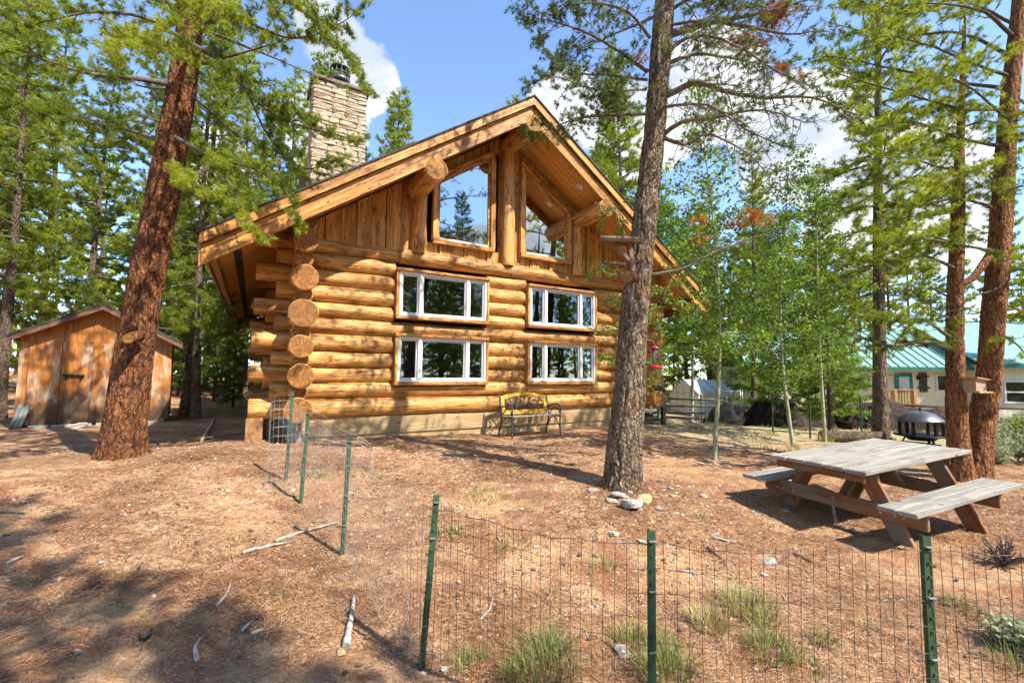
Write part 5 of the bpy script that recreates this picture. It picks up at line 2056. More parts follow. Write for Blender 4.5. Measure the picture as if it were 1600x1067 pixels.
# ------------------------------------------------------------------ picnic table
def build_table():
    X, Y, A = 4.037, 5.099, -1.159
    z0 = CAM_Z - 1.575
    e = empty('picnic_table', (X, Y, z0), A, 'weathered grey picnic table with attached benches', 'picnic table')
    e.rotation_euler = (.045, 0, A)
    W, LN, HT, HB, BO, BW = .978, 1.96, .736, .449, .546, .314
    n = 5
    bw = W / n
    for i in range(n):
        x = -W / 2 + bw * (i + .5)
        o = MB().box((0, 0, 0), (LN + TRND.uniform(-.012, .012), bw - .011, .04), None, 0, .006).build('top_board', M['greywood'], e, (x, 0, HT - .02 + TRND.uniform(-.003, .003)), (0, 0, math.pi / 2))
    for sx in (-1, 1):
        MB().box((0, 0, 0), (W - .10, .03, .075), None, 0, .005).build('end_cleat', M['tablewood'], e, (0, sx * (LN / 2 - .06), HT - .084))
        for k in range(2):
            MB().box((0, 0, 0), (LN + TRND.uniform(-.01, .01), BW / 2 - .008, .04), None, 0, .006).build('bench_board', M['greywood'], e, (sx * (BO + BW / 4 + k * BW / 2), 0, HB - .02), (0, 0, math.pi / 2))
        MB().box((0, 0, 0), (LN - .7, .035, .07), None, 0, .005).build('bench_rail', M['tablewood'], e, (sx * (BO + BW / 2), 0, HB - .082), (0, 0, math.pi / 2))
    for sy in (-1, 1):
        y = sy * (LN / 2 - .36)
        for sx in (-1, 1):
            a, b = Vector((sx * .26, y, HT - .045)), Vector((sx * .64, y, -.10))
            plank('leg', e, a, b, .045, .155, M['tablewood'], up=(1, 0, 0))
        plank('cross_brace', e, (-BO - BW + .07, y + sy * .048, HB - .115), (BO + BW - .07, y + sy * .048, HB - .15), .042, .145, M['tablewood'])
        plank('top_brace', e, (-W / 2 + .07, y + sy * .046, HT - .09), (W / 2 - .07, y + sy * .046, HT - .09), .04, .09, M['tablewood'])
        plank('diagonal_brace', e, (0, y - sy * .05, HB - .15), (0, sy * .12, HT - .06), .045, .09, M['tablewood'], up=(1, 0, 0))
    bl = MB()
    for sy in (-1,):
        y = sy * (LN / 2 - .36) + sy * .07
        for x in (-.55, -.43, .43, .55, -.62, .62):
            bl.tube([(x, y, HB - .14), (x, y - .012, HB - .14)], .012, 8)
    bl.build('bolt', plain('bolt_steel', (.45, .45, .44), .4, .6), e)['kind'] = 'stuff'
    # chain hanging from the near cross brace
    c0 = e.matrix_basis @ Vector((.02, -LN / 2 + .26, HB - .12))
    ch = empty('hanging_chain', (c0.x, c0.y, gz(c0.x, c0.y)), A, 'thin steel chain hanging from the picnic table to the ground', 'chain')
    lm = MB().tube([(.011 * math.cos(t), 0, .019 * math.sin(t)) for t in np.linspace(0, 6.283, 11)], .0038, 5, cap=False).mesh('chain_link', plain('chain_steel', (.33, .31, .29), .45, .6))
    dz = c0.z - gz(c0.x, c0.y)
    for s2 in (0, 1):
        nl = int(dz / .030)
        for k in range(nl):
            t = k / nl
            link('chain_link', lm, ch, (.012 * s2 + .05 * t * t, -.03 * s2 - .04 * t, dz * (1 - t) + .01), (0, .2 * t, (k % 2) * 1.57 + s2))
    for k in range(16):
        link('chain_link', lm, ch, (.05 + .022 * k * .8, -.05 + .03 * math.sin(k), .012), (1.3, k, k * .9))


build_table()


# ------------------------------------------------------------------ garden bench against the cabin wall
def build_bench():
    e = empty('garden_bench', (0, 0, 0), 0, 'garden bench with yellow arched back against the cabin wall', 'bench')
    c, s = math.cos(TH), math.sin(TH)
    lx, ly = .33, -.52
    e.location = (MX + lx * c - ly * s, MY + lx * s + ly * c, 0)
    e.location.z = gz(e.location.x, e.location.y) + .01
    e.rotation_euler = (0, 0, TH + .03)
    yel = wood('yellow_painted_wood', (.72, .42, .045), (.58, .30, .03), axis=0, rough=.5, var=.05)
    iron = plain('grey_iron', (.065, .075, .085), .5, .6, nscale=20, namt=.3)
    slat = wood('grey_slat_wood', (.46, .36, .28), (.33, .24, .18), axis=0, rough=.7, var=.15)
    HW = .60
    for sx in (-1, 1):
        m = MB()
        x = sx * HW
        m.tube(smooth_path([(x, -.27, 0), (x, -.245, .22), (x, -.25, .42), (x, -.26, .55), (x, -.22, .625), (x, -.10, .64), (x, .12, .60), (x, .20, .57)], .04), .017, 7)
        m.tube(smooth_path([(x, .27, 0), (x, .20, .20), (x, .15, .38), (x, .21, .62), (x, .265, .86)], .04), .017, 7)
        m.tube([(x, -.25, .40), (x, .15, .385)], .016, 7)
        m.tube(smooth_path([(x, -.245, .16), (x, -.12, .33), (x, .02, .36), (x, .12, .30), (x, .19, .16)], .04), .011, 6)
        m.tube(smooth_path([(x, -.25, .42), (x, -.20, .52), (x, -.08, .58), (x, .05, .50), (x, .10, .42)], .04), .010, 6)
        m.build('side_frame', iron, e)
    for k in range(5):
        MB().box((0, 0, 0), (2 * HW, .062, .022), None, 0, .005).build('seat_slat', slat, e, (0, -.235 + .088 * k, .425 - .006 * k))
    # yellow back frame leaning back: arched top rail, two stiles, bottom rail

    def bp(x, z):
        return (x, .165 + (z - .40) * .24, z)
    top = [(x, .76 + .09 * (1 - (x / HW) ** 2)) for x in np.linspace(-HW + .03, HW - .03, 15)]
    m = MB()
    for i in range(14):
        (xa, za), (xb, zb) = top[i], top[i + 1]
        m.bar(bp(xa - .004, za), bp(xb + .004, zb), .03, .075, up=(0, .24, 1))
    m.build('top_rail', yel, e)
    m = MB().bar(bp(-HW + .03, .475), bp(HW - .03, .475), .03, .085, up=(0, .24, 1))
    m.build('bottom_rail', yel, e)
    for sx in (-1, 1):
        MB().bar(bp(sx * (HW - .06), .515), bp(sx * (HW - .06), .745), .032, .07, up=(1, 0, 0)).build('stile', yel, e)
    # cast scrollwork of branches in the back
    rng = random.Random(3)
    m = MB()
    zt = lambda x: .73 + .09 * (1 - (x / HW) ** 2)
    for k in range(9):
        x = -.46 + .115 * k
        pts = [(x + rng.uniform(-.03, .03) + .03 * math.sin(z * 30 + k), z) for z in np.linspace(.52, zt(x) - .01, 6)]
        m.tube(smooth_path([bp(*q) for q in pts], .03), .008, 5)
        for j in range(5):
            z = rng.uniform(.55, zt(x) - .03)
            dx = rng.choice((-1, 1)) * rng.uniform(.05, .10)
            m.tube(smooth_path([bp(x, z - .03), bp(x + dx * .6, z), bp(x + dx, z + rng.uniform(-.02, .05))], .02), .006, 4)
            m.tube([bp(x + dx, z + .01), bp(x + dx * 1.1, z + .04)], [.018, .003], 5)
    m.tube([bp(-HW + .09, .62), bp(HW - .09, .62)], .006, 5)
    m.build('scrollwork', iron, e)


build_bench()


# ------------------------------------------------------------------ garden fence of green posts and welded wire
def build_wire_fence():
    posts = [(2.95, 2.02, .97), (1.74, 1.93, .97), (.585, 1.945, .965), (-.50, 2.63, .95), (-1.39, 3.82, .96), (-2.19, 4.78, .97), (-2.60, 5.28, 1.02)]
    base = Vector((posts[3][0], posts[3][1], gz(posts[3][0], posts[3][1])))
    e = empty('wire_fence', base, 0, 'low garden fence of green steel posts and welded wire', 'fence')
    tilt = [0, .0, .01, .075, .03, .045, .035]
    lens = []
    for i, (x, y, h) in enumerate(posts):
        z0 = gz(x, y) - base.z
        m = MB()
        dx = tilt[i]
        w, t = .036, .006
        a, b = Vector((0, 0, -.15)), Vector((dx, 0, h))
        m.bar(a, b, t, w, up=(1, 0, 0))                       # flange
        m.bar(a + Vector((0, .016, 0)), b + Vector((0, .016, 0)), .028, t, up=(1, 0, 0))   # stem of the T
        for k in range(int(h / .055)):
            z = .04 + k * .055
            m.box((dx * z / h, -.006, z), (.009, .008, .010))
        o = m.build('post', M['green_paint'], e, (x - base.x, y - base.y, z0), (0, 0, .1 * i))
        clip = MB()
        for k in (.25, .5, .75, .96):
            clip.box((dx * k, -.012, h * k), (.030, .010, .004))
        clip.build('wire_clip', M['wire_pale'], o)['kind'] = 'stuff'
    rng = np.random.default_rng(2)
    # the free end folds back behind the last post
    end = [(-2.60, 5.28, .95), (-2.72, 5.15, .95), (-2.66, 5.02, .92), (-2.52, 5.14, .90), (-2.35, 5.45, .80), (-2.15, 5.75, .55), (-1.98, 5.95, .42), (-1.82, 5.95, .30), (-1.78, 5.78, .12)]

    def mesh_span(P, T, nm, mat, seed, sag=.03, r=.0016):
        """P ground line points, T height of the top edge at each point"""
        Q = smooth_path([(p[0], p[1], t) for p, t in zip(P, T)], .02)
        cum = np.concatenate([[0], np.cumsum(np.linalg.norm(np.diff(Q[:, :2], axis=0), axis=1))])
        tot = cum[-1]
        nv = max(2, int(tot / .0508))
        s = np.linspace(0, tot, nv + 1)
        x, y, h = [np.interp(s, cum, Q[:, k]) for k in range(3)]
        x = x + .012 * fbm(np.stack([s * 2, s * 0, s * 0 + seed], 1), 2, seed)
        y = y + .012 * fbm(np.stack([s * 2, s * 0 + 4, s * 0 + seed], 1), 2, seed)
        g = hground(x, y)
        sg = 1 - sag * np.sin(np.pi * s / tot)
        rows = np.array([0.02, .1, .2, .3, .4, .5, .6, .7, .8, .9])
        m = MB()
        n_ = nv + 1
        off = .008 * np.stack([fbm(np.stack([s * 5, s * 0 + z * 9, s * 0 + seed], 1), 2, seed + 2) for z in (0, .5, 1.)], 0)
        for i in range(n_):
            hh = h[i] * sg[i]
            m.tube([(x[i] + off[0, i] - base.x, y[i] - base.y, g[i] + .0 - base.z), (x[i] + off[1, i] - base.x, y[i] + off[2, i] - base.y, g[i] + hh * .5 - base.z), (x[i] + off[2, i] * .6 - base.x, y[i] - base.y, g[i] + hh - base.z)], r, 3, cap=False)
        hm = float(np.max(h))
        for z in np.arange(0, hm + .01, .1016):
            pts = [(x[i] + off[1, i] - base.x, y[i] - base.y, g[i] + min(z / hm, 1) * h[i] * sg[i] + .004 * math.sin(i * 1.3 + z * 20) - base.z) for i in range(n_)]
            m.tube(pts, r * (1.5 if z > hm - .05 else 1.), 3, cap=False)
        o = m.build(nm, mat, e)
        o['kind'] = 'stuff'
    for i in range(len(posts) - 1):
        a, b = posts[i], posts[i + 1]
        ox = tilt[i]
        mid = ((a[0] + b[0]) / 2, (a[1] + b[1]) / 2)
        mesh_span([a, mid, b], [a[2] - .03, (a[2] + b[2]) / 2 - .03, b[2] - .03], 'wire_mesh', M['wire'] if i < 3 else M['wire_pale'], 10 + i, .03 if i != 2 else .06, .00135 if i < 4 else .0011)
    mesh_span(end, [q[2] for q in end], 'wire_mesh', M['wire_pale'], 31, 0, .0014)
    # loose strands of plain wire along the ground
    m = MB()
    for zz in (.27, .09):
        pts = [(1.9 - .12 * k - base.x, 1.90 + .04 * math.sin(k) * .3 - base.y + (.0 if k < 10 else .02 * (k - 10)), zz + .012 * math.sin(k * .7) - base.z) for k in range(14)]
        m.tube(smooth_path(pts, .05), .0024, 4)
    m.build('loose_wire', M['wire_pale'], e)


build_wire_fence()


# ------------------------------------------------------------------ feeders and nest box
def build_feeders():
    # wooden shelf feeder on the bare pine
    p = at(985, 380, 5.5)
    e = empty('shelf_feeder', (p.x, p.y, p.z), .1, 'small wooden shelf feeder fixed to the bare pine', 'bird feeder')
    old = wood('old_feeder_wood', (.26, .15, .08), (.15, .08, .04), axis=0, rough=.85, var=.2, weather=(.22, .19, .16), wamt=.5)
    MB().box((-.19, -.03, .0), (.46, .20, .035), None, 0, .006).build('shelf', old, e)
    MB().box((-.19, -.13, .025), (.46, .02, .03)).build('lip', old, e)
    MB().bar((-.03, -.03, -.02), (.035, -.02, -.42), .05, .07, up=(0, 1, 0)).build('back_board', old, e)
    MB().bar((-.22, -.03, -.02), (.0, -.03, -.26), .04, .05, up=(0, 1, 0)).build('bracket', old, e)
    p = at(965, 413, 5.45)
    o = MB().tube([(-.16, 0, .02), (.10, .03, 0)], [.022, .03], 8).build('perch_stub', M['bark_grey'], None, (p.x, p.y, p.z))
    tag(o, 'short dead branch stub under the shelf feeder', 'branch')
    p = at(976, 437, 5.45)
    o = log_mesh(.14, .075, random.Random(8), 14).build('sawn_knot', [M['bark_red'], M['logend']], None, (p.x + .06, p.y - .06, p.z))
    o.rotation_euler = (0, .1, -2.2)
    tag(o, 'sawn off limb stub with orange cut on the bare pine', 'branch stub')
    # hummingbird feeder
    p = at(1023, 540, 5.75)
    e = empty('hummingbird_feeder', (p.x, p.y, p.z - .30), 0, 'red and clear hummingbird feeder hanging beside the bare pine', 'bird feeder')
    red = plain('red_plastic', (.55, .02, .03), .3, namt=.1)
    clear = glassmat('clear_bottle', .10, (.86, .90, .90))
    MB().tube([(0, 0, .255), (0, 0, .275), (0, 0, .295)], [.050, .052, .02], 18).build('cap', red, e)
    MB().tube([(0, 0, .05), (0, 0, .08), (0, 0, .18), (0, 0, .255)], [.022, .028, .044, .048], 18).build('bottle', clear, e)
    MB().tube([(0, 0, .01), (0, 0, .03), (0, 0, .05)], [.055, .078, .03], 20).build('tray', red, e)
    a = at(1004, 530, 5.6) - e.location
    MB().tube(smooth_path([(0, 0, .29), (-.02, 0, .36), tuple(a)], .03), .003, 4).build('hanger_wire', M['wire_pale'], e)
    # nest box on the twin pine
    p = at(1520, 612, 6.78)
    e = empty('nest_box', (p.x, p.y, p.z), .35, 'tan wooden nest box mounted on the twin trunked pine', 'bird box')
    bx = wood('box_wood', (.48, .34, .20), (.36, .22, .11), axis=0, rough=.8, var=.15, weather=(.30, .26, .21), wamt=.35)
    MB().prism([(-.13, 0, .02), (.13, 0, .0), (.13, 0, .17), (-.13, 0, .20)], (0, -.10, 0), (0, .08, 0)).build('body', bx, e)
    MB().prism([(-.17, 0, .205), (.16, 0, .172), (.16, 0, .190), (-.17, 0, .223)], (0, -.14, 0), (0, .10, 0)).build('lid', bx, e)
    MB().box((-.06, -.10, .0), (.34, .16, .022)).build('floor_board', bx, e)


build_feeders()


# leafy shoots of a young aspen standing close behind the bare pine
def shoot_aspen():
    base = gat(985, 738)
    e = empty('aspen_shoot', base, 0, 'young aspen with leafy shoots growing behind the bare pine', 'tree')
    p = Plant(61)
    stem = [base * 0, at(992, 560, 6.75) - base, at(996, 430, 6.8) - base, at(962, 330, 6.8) - base]
    link('trunk', trunk_mesh(stem, [.016, .014, .011, .006], 10, .2, M['aspenbark'], .02, .1, 4), e)
    for pix in ([(985, 430, 6.8), (960, 425, 6.6), (935, 420, 6.4), (925, 425, 6.3)], [(964, 335, 6.8), (955, 325, 6.6), (945, 335, 6.5), (940, 350, 6.5)], [(970, 360, 6.8), (975, 350, 6.6), (968, 372, 6.5)],
                [(990, 470, 6.8), (965, 465, 6.6), (950, 470, 6.5)], [(995, 520, 6.8), (960, 515, 6.6), (935, 520, 6.5)], [(998, 545, 6.8), (965, 560, 6.6), (945, 560, 6.5)],
                [(990, 470, 6.8), (1030, 455, 6.8), (1060, 440, 6.8), (1075, 450, 6.8)], [(995, 500, 6.8), (1030, 480, 6.8), (1040, 460, 6.8)], [(1000, 560, 6.75), (1020, 575, 6.7), (1030, 585, 6.65), (1015, 600, 6.6)], [(1000, 570, 6.75), (1035, 560, 6.7), (1040, 575, 6.7)],
                [(1000, 490, 6.8), (1020, 500, 6.8), (1028, 512, 6.8)]):
        p.limb([at(*q) - base for q in pix], .009, twig=.22, step=.09, start=.2, bare=.1, gap=.07, sub=1, tint=.7, curl=.15, tipup=.05)
    link('branchwork', p.wood(M['twig']), e)['kind'] = 'stuff'
    link('crown', p.leaves(3, .052, M['aspen'], .035), e)


shoot_aspen()


# ------------------------------------------------------------------ stones
def rock_mesh(seed, mat, flat=.7, sub=3):
    import bmesh
    bm = bmesh.new()
    bmesh.ops.create_icosphere(bm, subdivisions=sub, radius=.5)
    P = np.array([v.co[:] for v in bm.verts])
    n = P / np.linalg.norm(P, axis=1)[:, None]
    rng = np.random.default_rng(seed)
    d = np.full(len(P), .5)
    for _ in range(13):                       # planes chop the ball into facets
        a = nrm(rng.normal(0, 1, 3))
        lim = rng.uniform(.26, .44)
        c = n @ a
        d = np.where(c > .05, np.minimum(d, lim / np.maximum(c, .05)), d)
    d = d * (1 + .05 * fbm(n * 2.5 + seed, 3, seed))
    for v, p in zip(bm.verts, n * d[:, None]):
        v.co = (p[0], p[1], p[2] * flat)
    me = bpy.data.meshes.new('rock')
    bm.to_mesh(me)
    bm.free()
    me.materials.append(mat)
    return me


ROCKS = [rock_mesh(i, M['rock']) for i in range(5)]
ROCKT = [rock_mesh(20 + i, M['rock_tan']) for i in range(3)]


def stone(px, py, wpx, label, kind=0, flat=1., group=None, name='rock', sink=.25, rz=None, asp=1.):
    p = gat(px, py)
    w = wpx / FPX * p.y
    me = (ROCKS if kind == 0 else ROCKT)[TRND.randrange(5 if kind == 0 else 3)]
    o = link(name, me, None, (p.x, p.y + w * .2, p.z + w * .35 * flat * (1 - sink * 2)), (TRND.uniform(-.2, .2), TRND.uniform(-.2, .2), TRND.uniform(0, 6) if rz is None else rz))
    o.scale = (w * 1.1, w * 1.0 * asp, w * flat)
    tag(o, label, 'rock', group)


stone(987, 797, 38, 'largest white rock at the foot of the bare pine', 0, .8)
stone(1010, 787, 30, 'tan brown rock among the pale rocks at the bare pine', 1, .85)
stone(967, 778, 24, 'rounded white rock touching the base of the bare pine', 0, .75)
stone(986, 770, 17, 'small pale rock on top of the rock pile at the pine', 0, .8)
stone(955, 785, 20, 'dull pale rock at the near edge of the pine rock pile', 0, .6)
stone(926, 768, 16, 'whitish rock just beside the bare pine on its cabin side', 0, .6)
stone(1030, 797, 17, 'flat white rock at the table side of the pine rock pile', 0, .5)
stone(1037, 765, 12, 'pale stone on the slope behind the rock pile', 0, .6)
stone(1098, 774, 16, 'white stone on bare ground between pine and picnic table', 0, .7)
stone(1033, 751, 13, 'small white stone uphill of the bare pine', 0, .6)
stone(961, 838, 17, 'upright whitish stone beside the fence behind the wire', 0, .9)
stone(1002, 848, 16, 'pale stone touching the middle green fence post', 0, .6)
stone(1205, 875, 26, 'domed white rock behind the wire in front of the picnic table', 0, .62)
stone(1197, 894, 12, 'small white stone just below the domed rock', 0, .6)
stone(1087, 892, 11, 'small white stone beside a short stick behind the wire', 0, .6)
stone(974, 1020, 32, 'round grey white rock at the foot of the fence wire', 0, .68)
stone(1025, 1062, 18, 'pale rock beside the foot of the middle fence post', 0, .6)
stone(907, 950, 10, 'tiny tan stone behind the fence wire', 1, .6)
stone(532, 1020, 17, 'tan stone lying in front of the crooked branch', 1, .7)
stone(695, 1050, 14, 'angular white stone near the tilted fence post', 0, .9)
stone(1153, 947, 9, 'tiny white stone beside the dry grass clumps', 0, .6)
stone(1228, 800, 18, 'flat pale stone beside the picnic table leg', 0, .35)
stone(118, 669, 24, 'pale boulder in front of the plywood shed', 0, .62)
stone(345, 625, 26, 'flat pale rock on the bank behind the cabin path', 0, .4)
stone(783, 676, 7, 'small stone under the front leg of the garden bench', 0, .8)
stone(458, 690, 30, 'grey boulder inside the wire loop by the cabin corner', 0, 1.25)
stone(690, 800, 7, 'small pale stone inside the fenced garden near the pine shadow', 0, .7)
stone(838, 855, 9, 'white pebble like stone in the middle of the fenced garden', 0, .7)
_sr = random.Random(19)
for _ in range(26):
    x_, y_ = _sr.uniform(925, 1120), _sr.uniform(755, 815)
    stone(x_, y_, _sr.uniform(5, 12), 'small pale stone strewn on the bank around the bare pine', 0 if _sr.random() < .75 else 1, .6, 'small stones around the bare pine')
for _ in range(30):
    x_, y_ = _sr.uniform(560, 1580), _sr.uniform(780, 1050)
    stone(x_, y_, _sr.uniform(4, 9), 'small pale stone lying in the needle litter behind the wire', 0 if _sr.random() < .7 else 1, .6, 'small stones behind the wire fence')
for i, (x, y, w) in enumerate(((1105, 722, 14), (1122, 727, 12), (1135, 723, 14), (1112, 716, 10), (1140, 731, 10), (1097, 727, 10))):
    stone(x, y, w, 'small grey stone ringing the foot of the young aspen', 0, .6, 'stones around the young aspen')


# ------------------------------------------------------------------ sticks
def stick(pix, r, label, pale=True, name='stick'):
    P = [gat(*q) for q in pix]
    b = P[0].copy()
    pts = smooth_path([p - b + Vector((0, 0, r * .8)) for p in P], .04)
    pts[:, 2] += np.abs(.5 * r * np.sin(np.arange(len(pts))))
    rr = r * (1 - .55 * np.linspace(0, 1, len(pts))) * (1 + .15 * np.sin(np.arange(len(pts)) * 2.1))
    o = MB().tube(pts, rr, 7).build(name, plain('weathered_stick', (.36, .30, .25), .85, nscale=25, namt=.35) if pale else M['twig'], None, b)
    tag(o, label, 'stick')


stick([(378, 871), (410, 862), (448, 853)], .017, 'straight pale stick, lower of the pair near the fence corner')
stick([(430, 850), (470, 838), (528, 824)], .015, 'longer pale stick, upper of the pair near the fence corner')
stick([(541, 1010), (545, 985), (550, 960), (553, 935)], .024, 'crooked grey branch lying upright in the grass by the fence')
stick([(308, 1034), (304, 1020), (308, 1010), (316, 1000)], .013, 'short dark forked wood piece near the lower left')
stick([(338, 952), (352, 938), (360, 920)], .010, 'thin curved stick on the needle litter at left')
stick([(378, 985), (396, 970)], .012, 'short pale stick left of the crooked branch')
stick([(392, 990), (412, 983)], .014, 'short thick pale stick beside the crooked branch')
stick([(10, 880), (35, 870)], .015, 'short stick at the far left edge')
stick([(0, 796), (40, 797)], .010, 'thin dark twig on the sunny bank at left', False)
stick([(1105, 853), (1128, 870)], .012, 'dark short stick behind the wire near the picnic table', False)
stick([(1240, 862), (1268, 876)], .013, 'dark twig between domed rock and picnic table', False)
stick([(1060, 889), (1083, 889)], .009, 'thin pale stick beside a small white stone behind the wire')
stick([(1112, 840), (1150, 846)], .014, 'pale broken stick in front of the picnic table shadow')
stick([(750, 962), (765, 945), (771, 925)], .008, 'forked thin twig behind the wire in the garden')
stick([(316, 692), (322, 680), (330, 668), (334, 655)], .03, 'pale edging branch lying along the path to the shed')
o_ = log_mesh(.06, .03, random.Random(2), 12).build('tree_stump', [M['bark_mid'], M['logend']], None, gat(226, 1003))
o_.rotation_euler = (.2, -1.35, .3)
tag(o_, 'tiny split stump in the needle litter at lower left', 'stump')


# ------------------------------------------------------------------ litter, gravel, grass
def scatter(n, region, rng, dens=None):
    x = rng.uniform(region[0], region[1], n)
    y = rng.uniform(region[2], region[3], n)
    keep = np.abs(x) < (y + .4) * 1.25 + .3
    x, y = x[keep], y[keep]
    if dens is not None:
        k = rng.random(len(x)) < dens(x, y)
        x, y = x[k], y[k]
    # leave out the cabin and shed
    c, s = math.cos(TH), math.sin(TH)
    lx, ly = (x - MX) * c + (y - MY) * s, -(x - MX) * s + (y - MY) * c
    k = ~((np.abs(lx) < 4.2) & (ly > .05))
    return x[k], y[k]


def build_litter():
    rng = np.random.default_rng(8)
    xs, ys = [], []
    for n, reg in ((150000, (-4.5, 4.5, 1.3, 3.4)), (150000, (-7.5, 7, 3.0, 6.5)), (40000, (-10, 9, 6.5, 10))):
        x, y = scatter(n, reg, rng, lambda x, y: np.clip(.38 + .9 * fbm(np.stack([x * .8, y * .8, x * 0], 1), 3, 3), .04, 1))
        xs.append(x)
        ys.append(y)
    x, y = np.concatenate(xs), np.concatenate(ys)
    n = len(x)
    z = hground(x, y) + .004
    a = rng.uniform(0, 6.283, n)
    L_ = rng.uniform(.03, .075, n) * (1 + .12 * y)
    w = (.0022 + .0006 * y) * rng.uniform(.7, 1.4, n)
    up = rng.uniform(-.002, .016, n)
    d = np.stack([np.cos(a), np.sin(a), up / L_], 1) * L_[:, None] * .5
    s_ = np.stack([-np.sin(a), np.cos(a), rng.uniform(-.4, .4, n)], 1) * w[:, None] * .5
    C = np.stack([x, y, z + np.abs(up) * .5], 1)
    V = np.stack([C - d - s_, C - d + s_, C + d], 1).reshape(-1, 3)
    patch = fbm(np.stack([x * 1.1, y * 1.1, x * 0 + 7], 1), 3, 12)
    tint = np.clip(rng.normal(.42, .33, n) + .22 * patch, 0, 1)
    o = link('needle_litter', np_mesh('needle_litter', V, np.arange(n * 3).reshape(-1, 3), M['litter'], {'tint': tint}))
    tag(o, 'rust brown fallen pine needles covering the ground', 'litter', kind='stuff')
    # bark flakes, chips and bits of gravel
    x, y = scatter(80000, (-8, 8, 1.3, 9.5), rng, lambda x, y: np.clip(.25 + .8 * fbm(np.stack([x * .9 + 9, y * .9, x * 0], 1), 3, 6) + .25 * ((x > .3) & (y > 3)), .05, 1))
    n = len(x)
    z = hground(x, y)
    sz = rng.gamma(2.0, .0042, n) * (1 + .08 * y) * np.where(rng.random(n) < .03, 1.8, 1) + .003
    sz = np.minimum(sz, .032)
    base = np.array([(1, 0, 0), (-.5, .87, 0), (-.5, -.87, 0), (.2, .1, .75), (-.1, -.2, -.5)], float)
    F0 = np.array([(0, 1, 3), (1, 2, 3), (2, 0, 3)])
    q = rng.uniform(0, 6.28, n)
    c, s = np.cos(q), np.sin(q)
    sx, sy, sh = rng.uniform(.5, 1.2, n), rng.uniform(.4, 1, n), rng.uniform(.3, .9, n)
    b = base[None] + rng.normal(0, .18, (n, 5, 3))
    bx, by = b[..., 0] * sx[:, None], b[..., 1] * sy[:, None]
    V = np.stack([(bx * c[:, None] - by * s[:, None]) * sz[:, None] + x[:, None], (bx * s[:, None] + by * c[:, None]) * sz[:, None] + y[:, None], b[..., 2] * sh[:, None] * sz[:, None] + z[:, None]], 2)
    V = V[:, :4].reshape(-1, 3)
    F = (np.arange(n)[:, None, None] * 4 + F0[None]).reshape(-1, 3)
    t = NT('gravel_bits')
    at_ = t.new('Attribute', attribute_name='tint')
    cr = t.new('ValToRGB')
    el = cr.color_ramp.elements
    el[0].color = (.07, .045, .03, 1)
    el[1].color = (.56, .48, .39, 1)
    for p_, c_ in ((.35, (.20, .11, .065)), (.7, (.34, .21, .13)), (.92, (.46, .36, .26))):
        z_ = el.new(p_)
        z_.color = (*c_, 1)
    t.L.new(at_.outputs['Fac'], cr.inputs[0])
    gm = t.done(cr.outputs[0], .9, .15)
    tint = np.repeat(np.clip(rng.random(n), 0, 1), 3)
    o = link('gravel', np_mesh('gravel', V, F, gm, {'tint': tint}))
    tag(o, 'pale gravel and bark chips strewn over the yard', 'gravel', kind='stuff')
    # pine cones
    m = MB()
    for _ in range(34):
        px, py = rng.uniform(500, 1600), rng.uniform(800, 1060)
        p = gat(px, py)
        m.tube([(p.x - .018, p.y, p.z + .012), (p.x, p.y + .004, p.z + .014), (p.x + .02, p.y + .008, p.z + .012)], [.005, .012, .004], 6)
    o = m.build('pine_cones_litter', M['twig'])
    tag(o, 'dark little pine cones scattered over the ground', 'litter', kind='stuff')


build_litter()


def blades(spots, mat, name, label, cat, kind='stuff', seed=3):
    """spots: x, y, radius, height, count, tint, width"""
    rng = np.random.default_rng(seed)
    Vs, Ts = [], []
    for x, y, r, h, n, tint, w in spots:
        a = rng.uniform(0, 6.283, n)
        rr = r * np.sqrt(rng.random(n))
        bx, by = x + rr * np.cos(a), y + rr * np.sin(a)
        bz = hground(bx, by) - .01
        hh = h * rng.uniform(.45, 1.1, n) * (1 - .4 * (rr / r) ** 2)
        az = a + rng.normal(0, .9, n)
        ln = hh * (.25 + 1.05 * (rr / r)) * rng.uniform(.4, 1.3, n)
        B_ = np.stack([bx, by, bz], 1)
        o = np.stack([np.cos(az), np.sin(az), az * 0], 1)
        mid = B_ + o * (ln * .35)[:, None] + np.array([0, 0, 1]) * (hh * .6)[:, None]
        tip = B_ + o * ln[:, None] + np.array([0, 0, 1]) * (hh * .95)[:, None]
        sd = np.stack([-np.sin(az), np.cos(az), az * 0], 1) * w * .5
        V = np.stack([B_ - sd, B_ + sd, mid + sd * .8, mid - sd * .8, tip, mid - sd * .8], 1)
        Vs.append(V)
        Ts.append(np.clip(tint + rng.normal(0, .2, n), 0, 1))
    V = np.concatenate(Vs)
    n = len(V)
    i = np.arange(n)[:, None] * 6
    F = np.concatenate([i + np.array([[0, 1, 2]]), i + np.array([[0, 2, 3]]), i + np.array([[3, 2, 4]])])
    T = np.concatenate(Ts)
    o = link(name, np_mesh(name, V.reshape(-1, 3), F, mat, {'tint': np.concatenate([T, T, T])}))
    tag(o, label, cat, kind=kind)


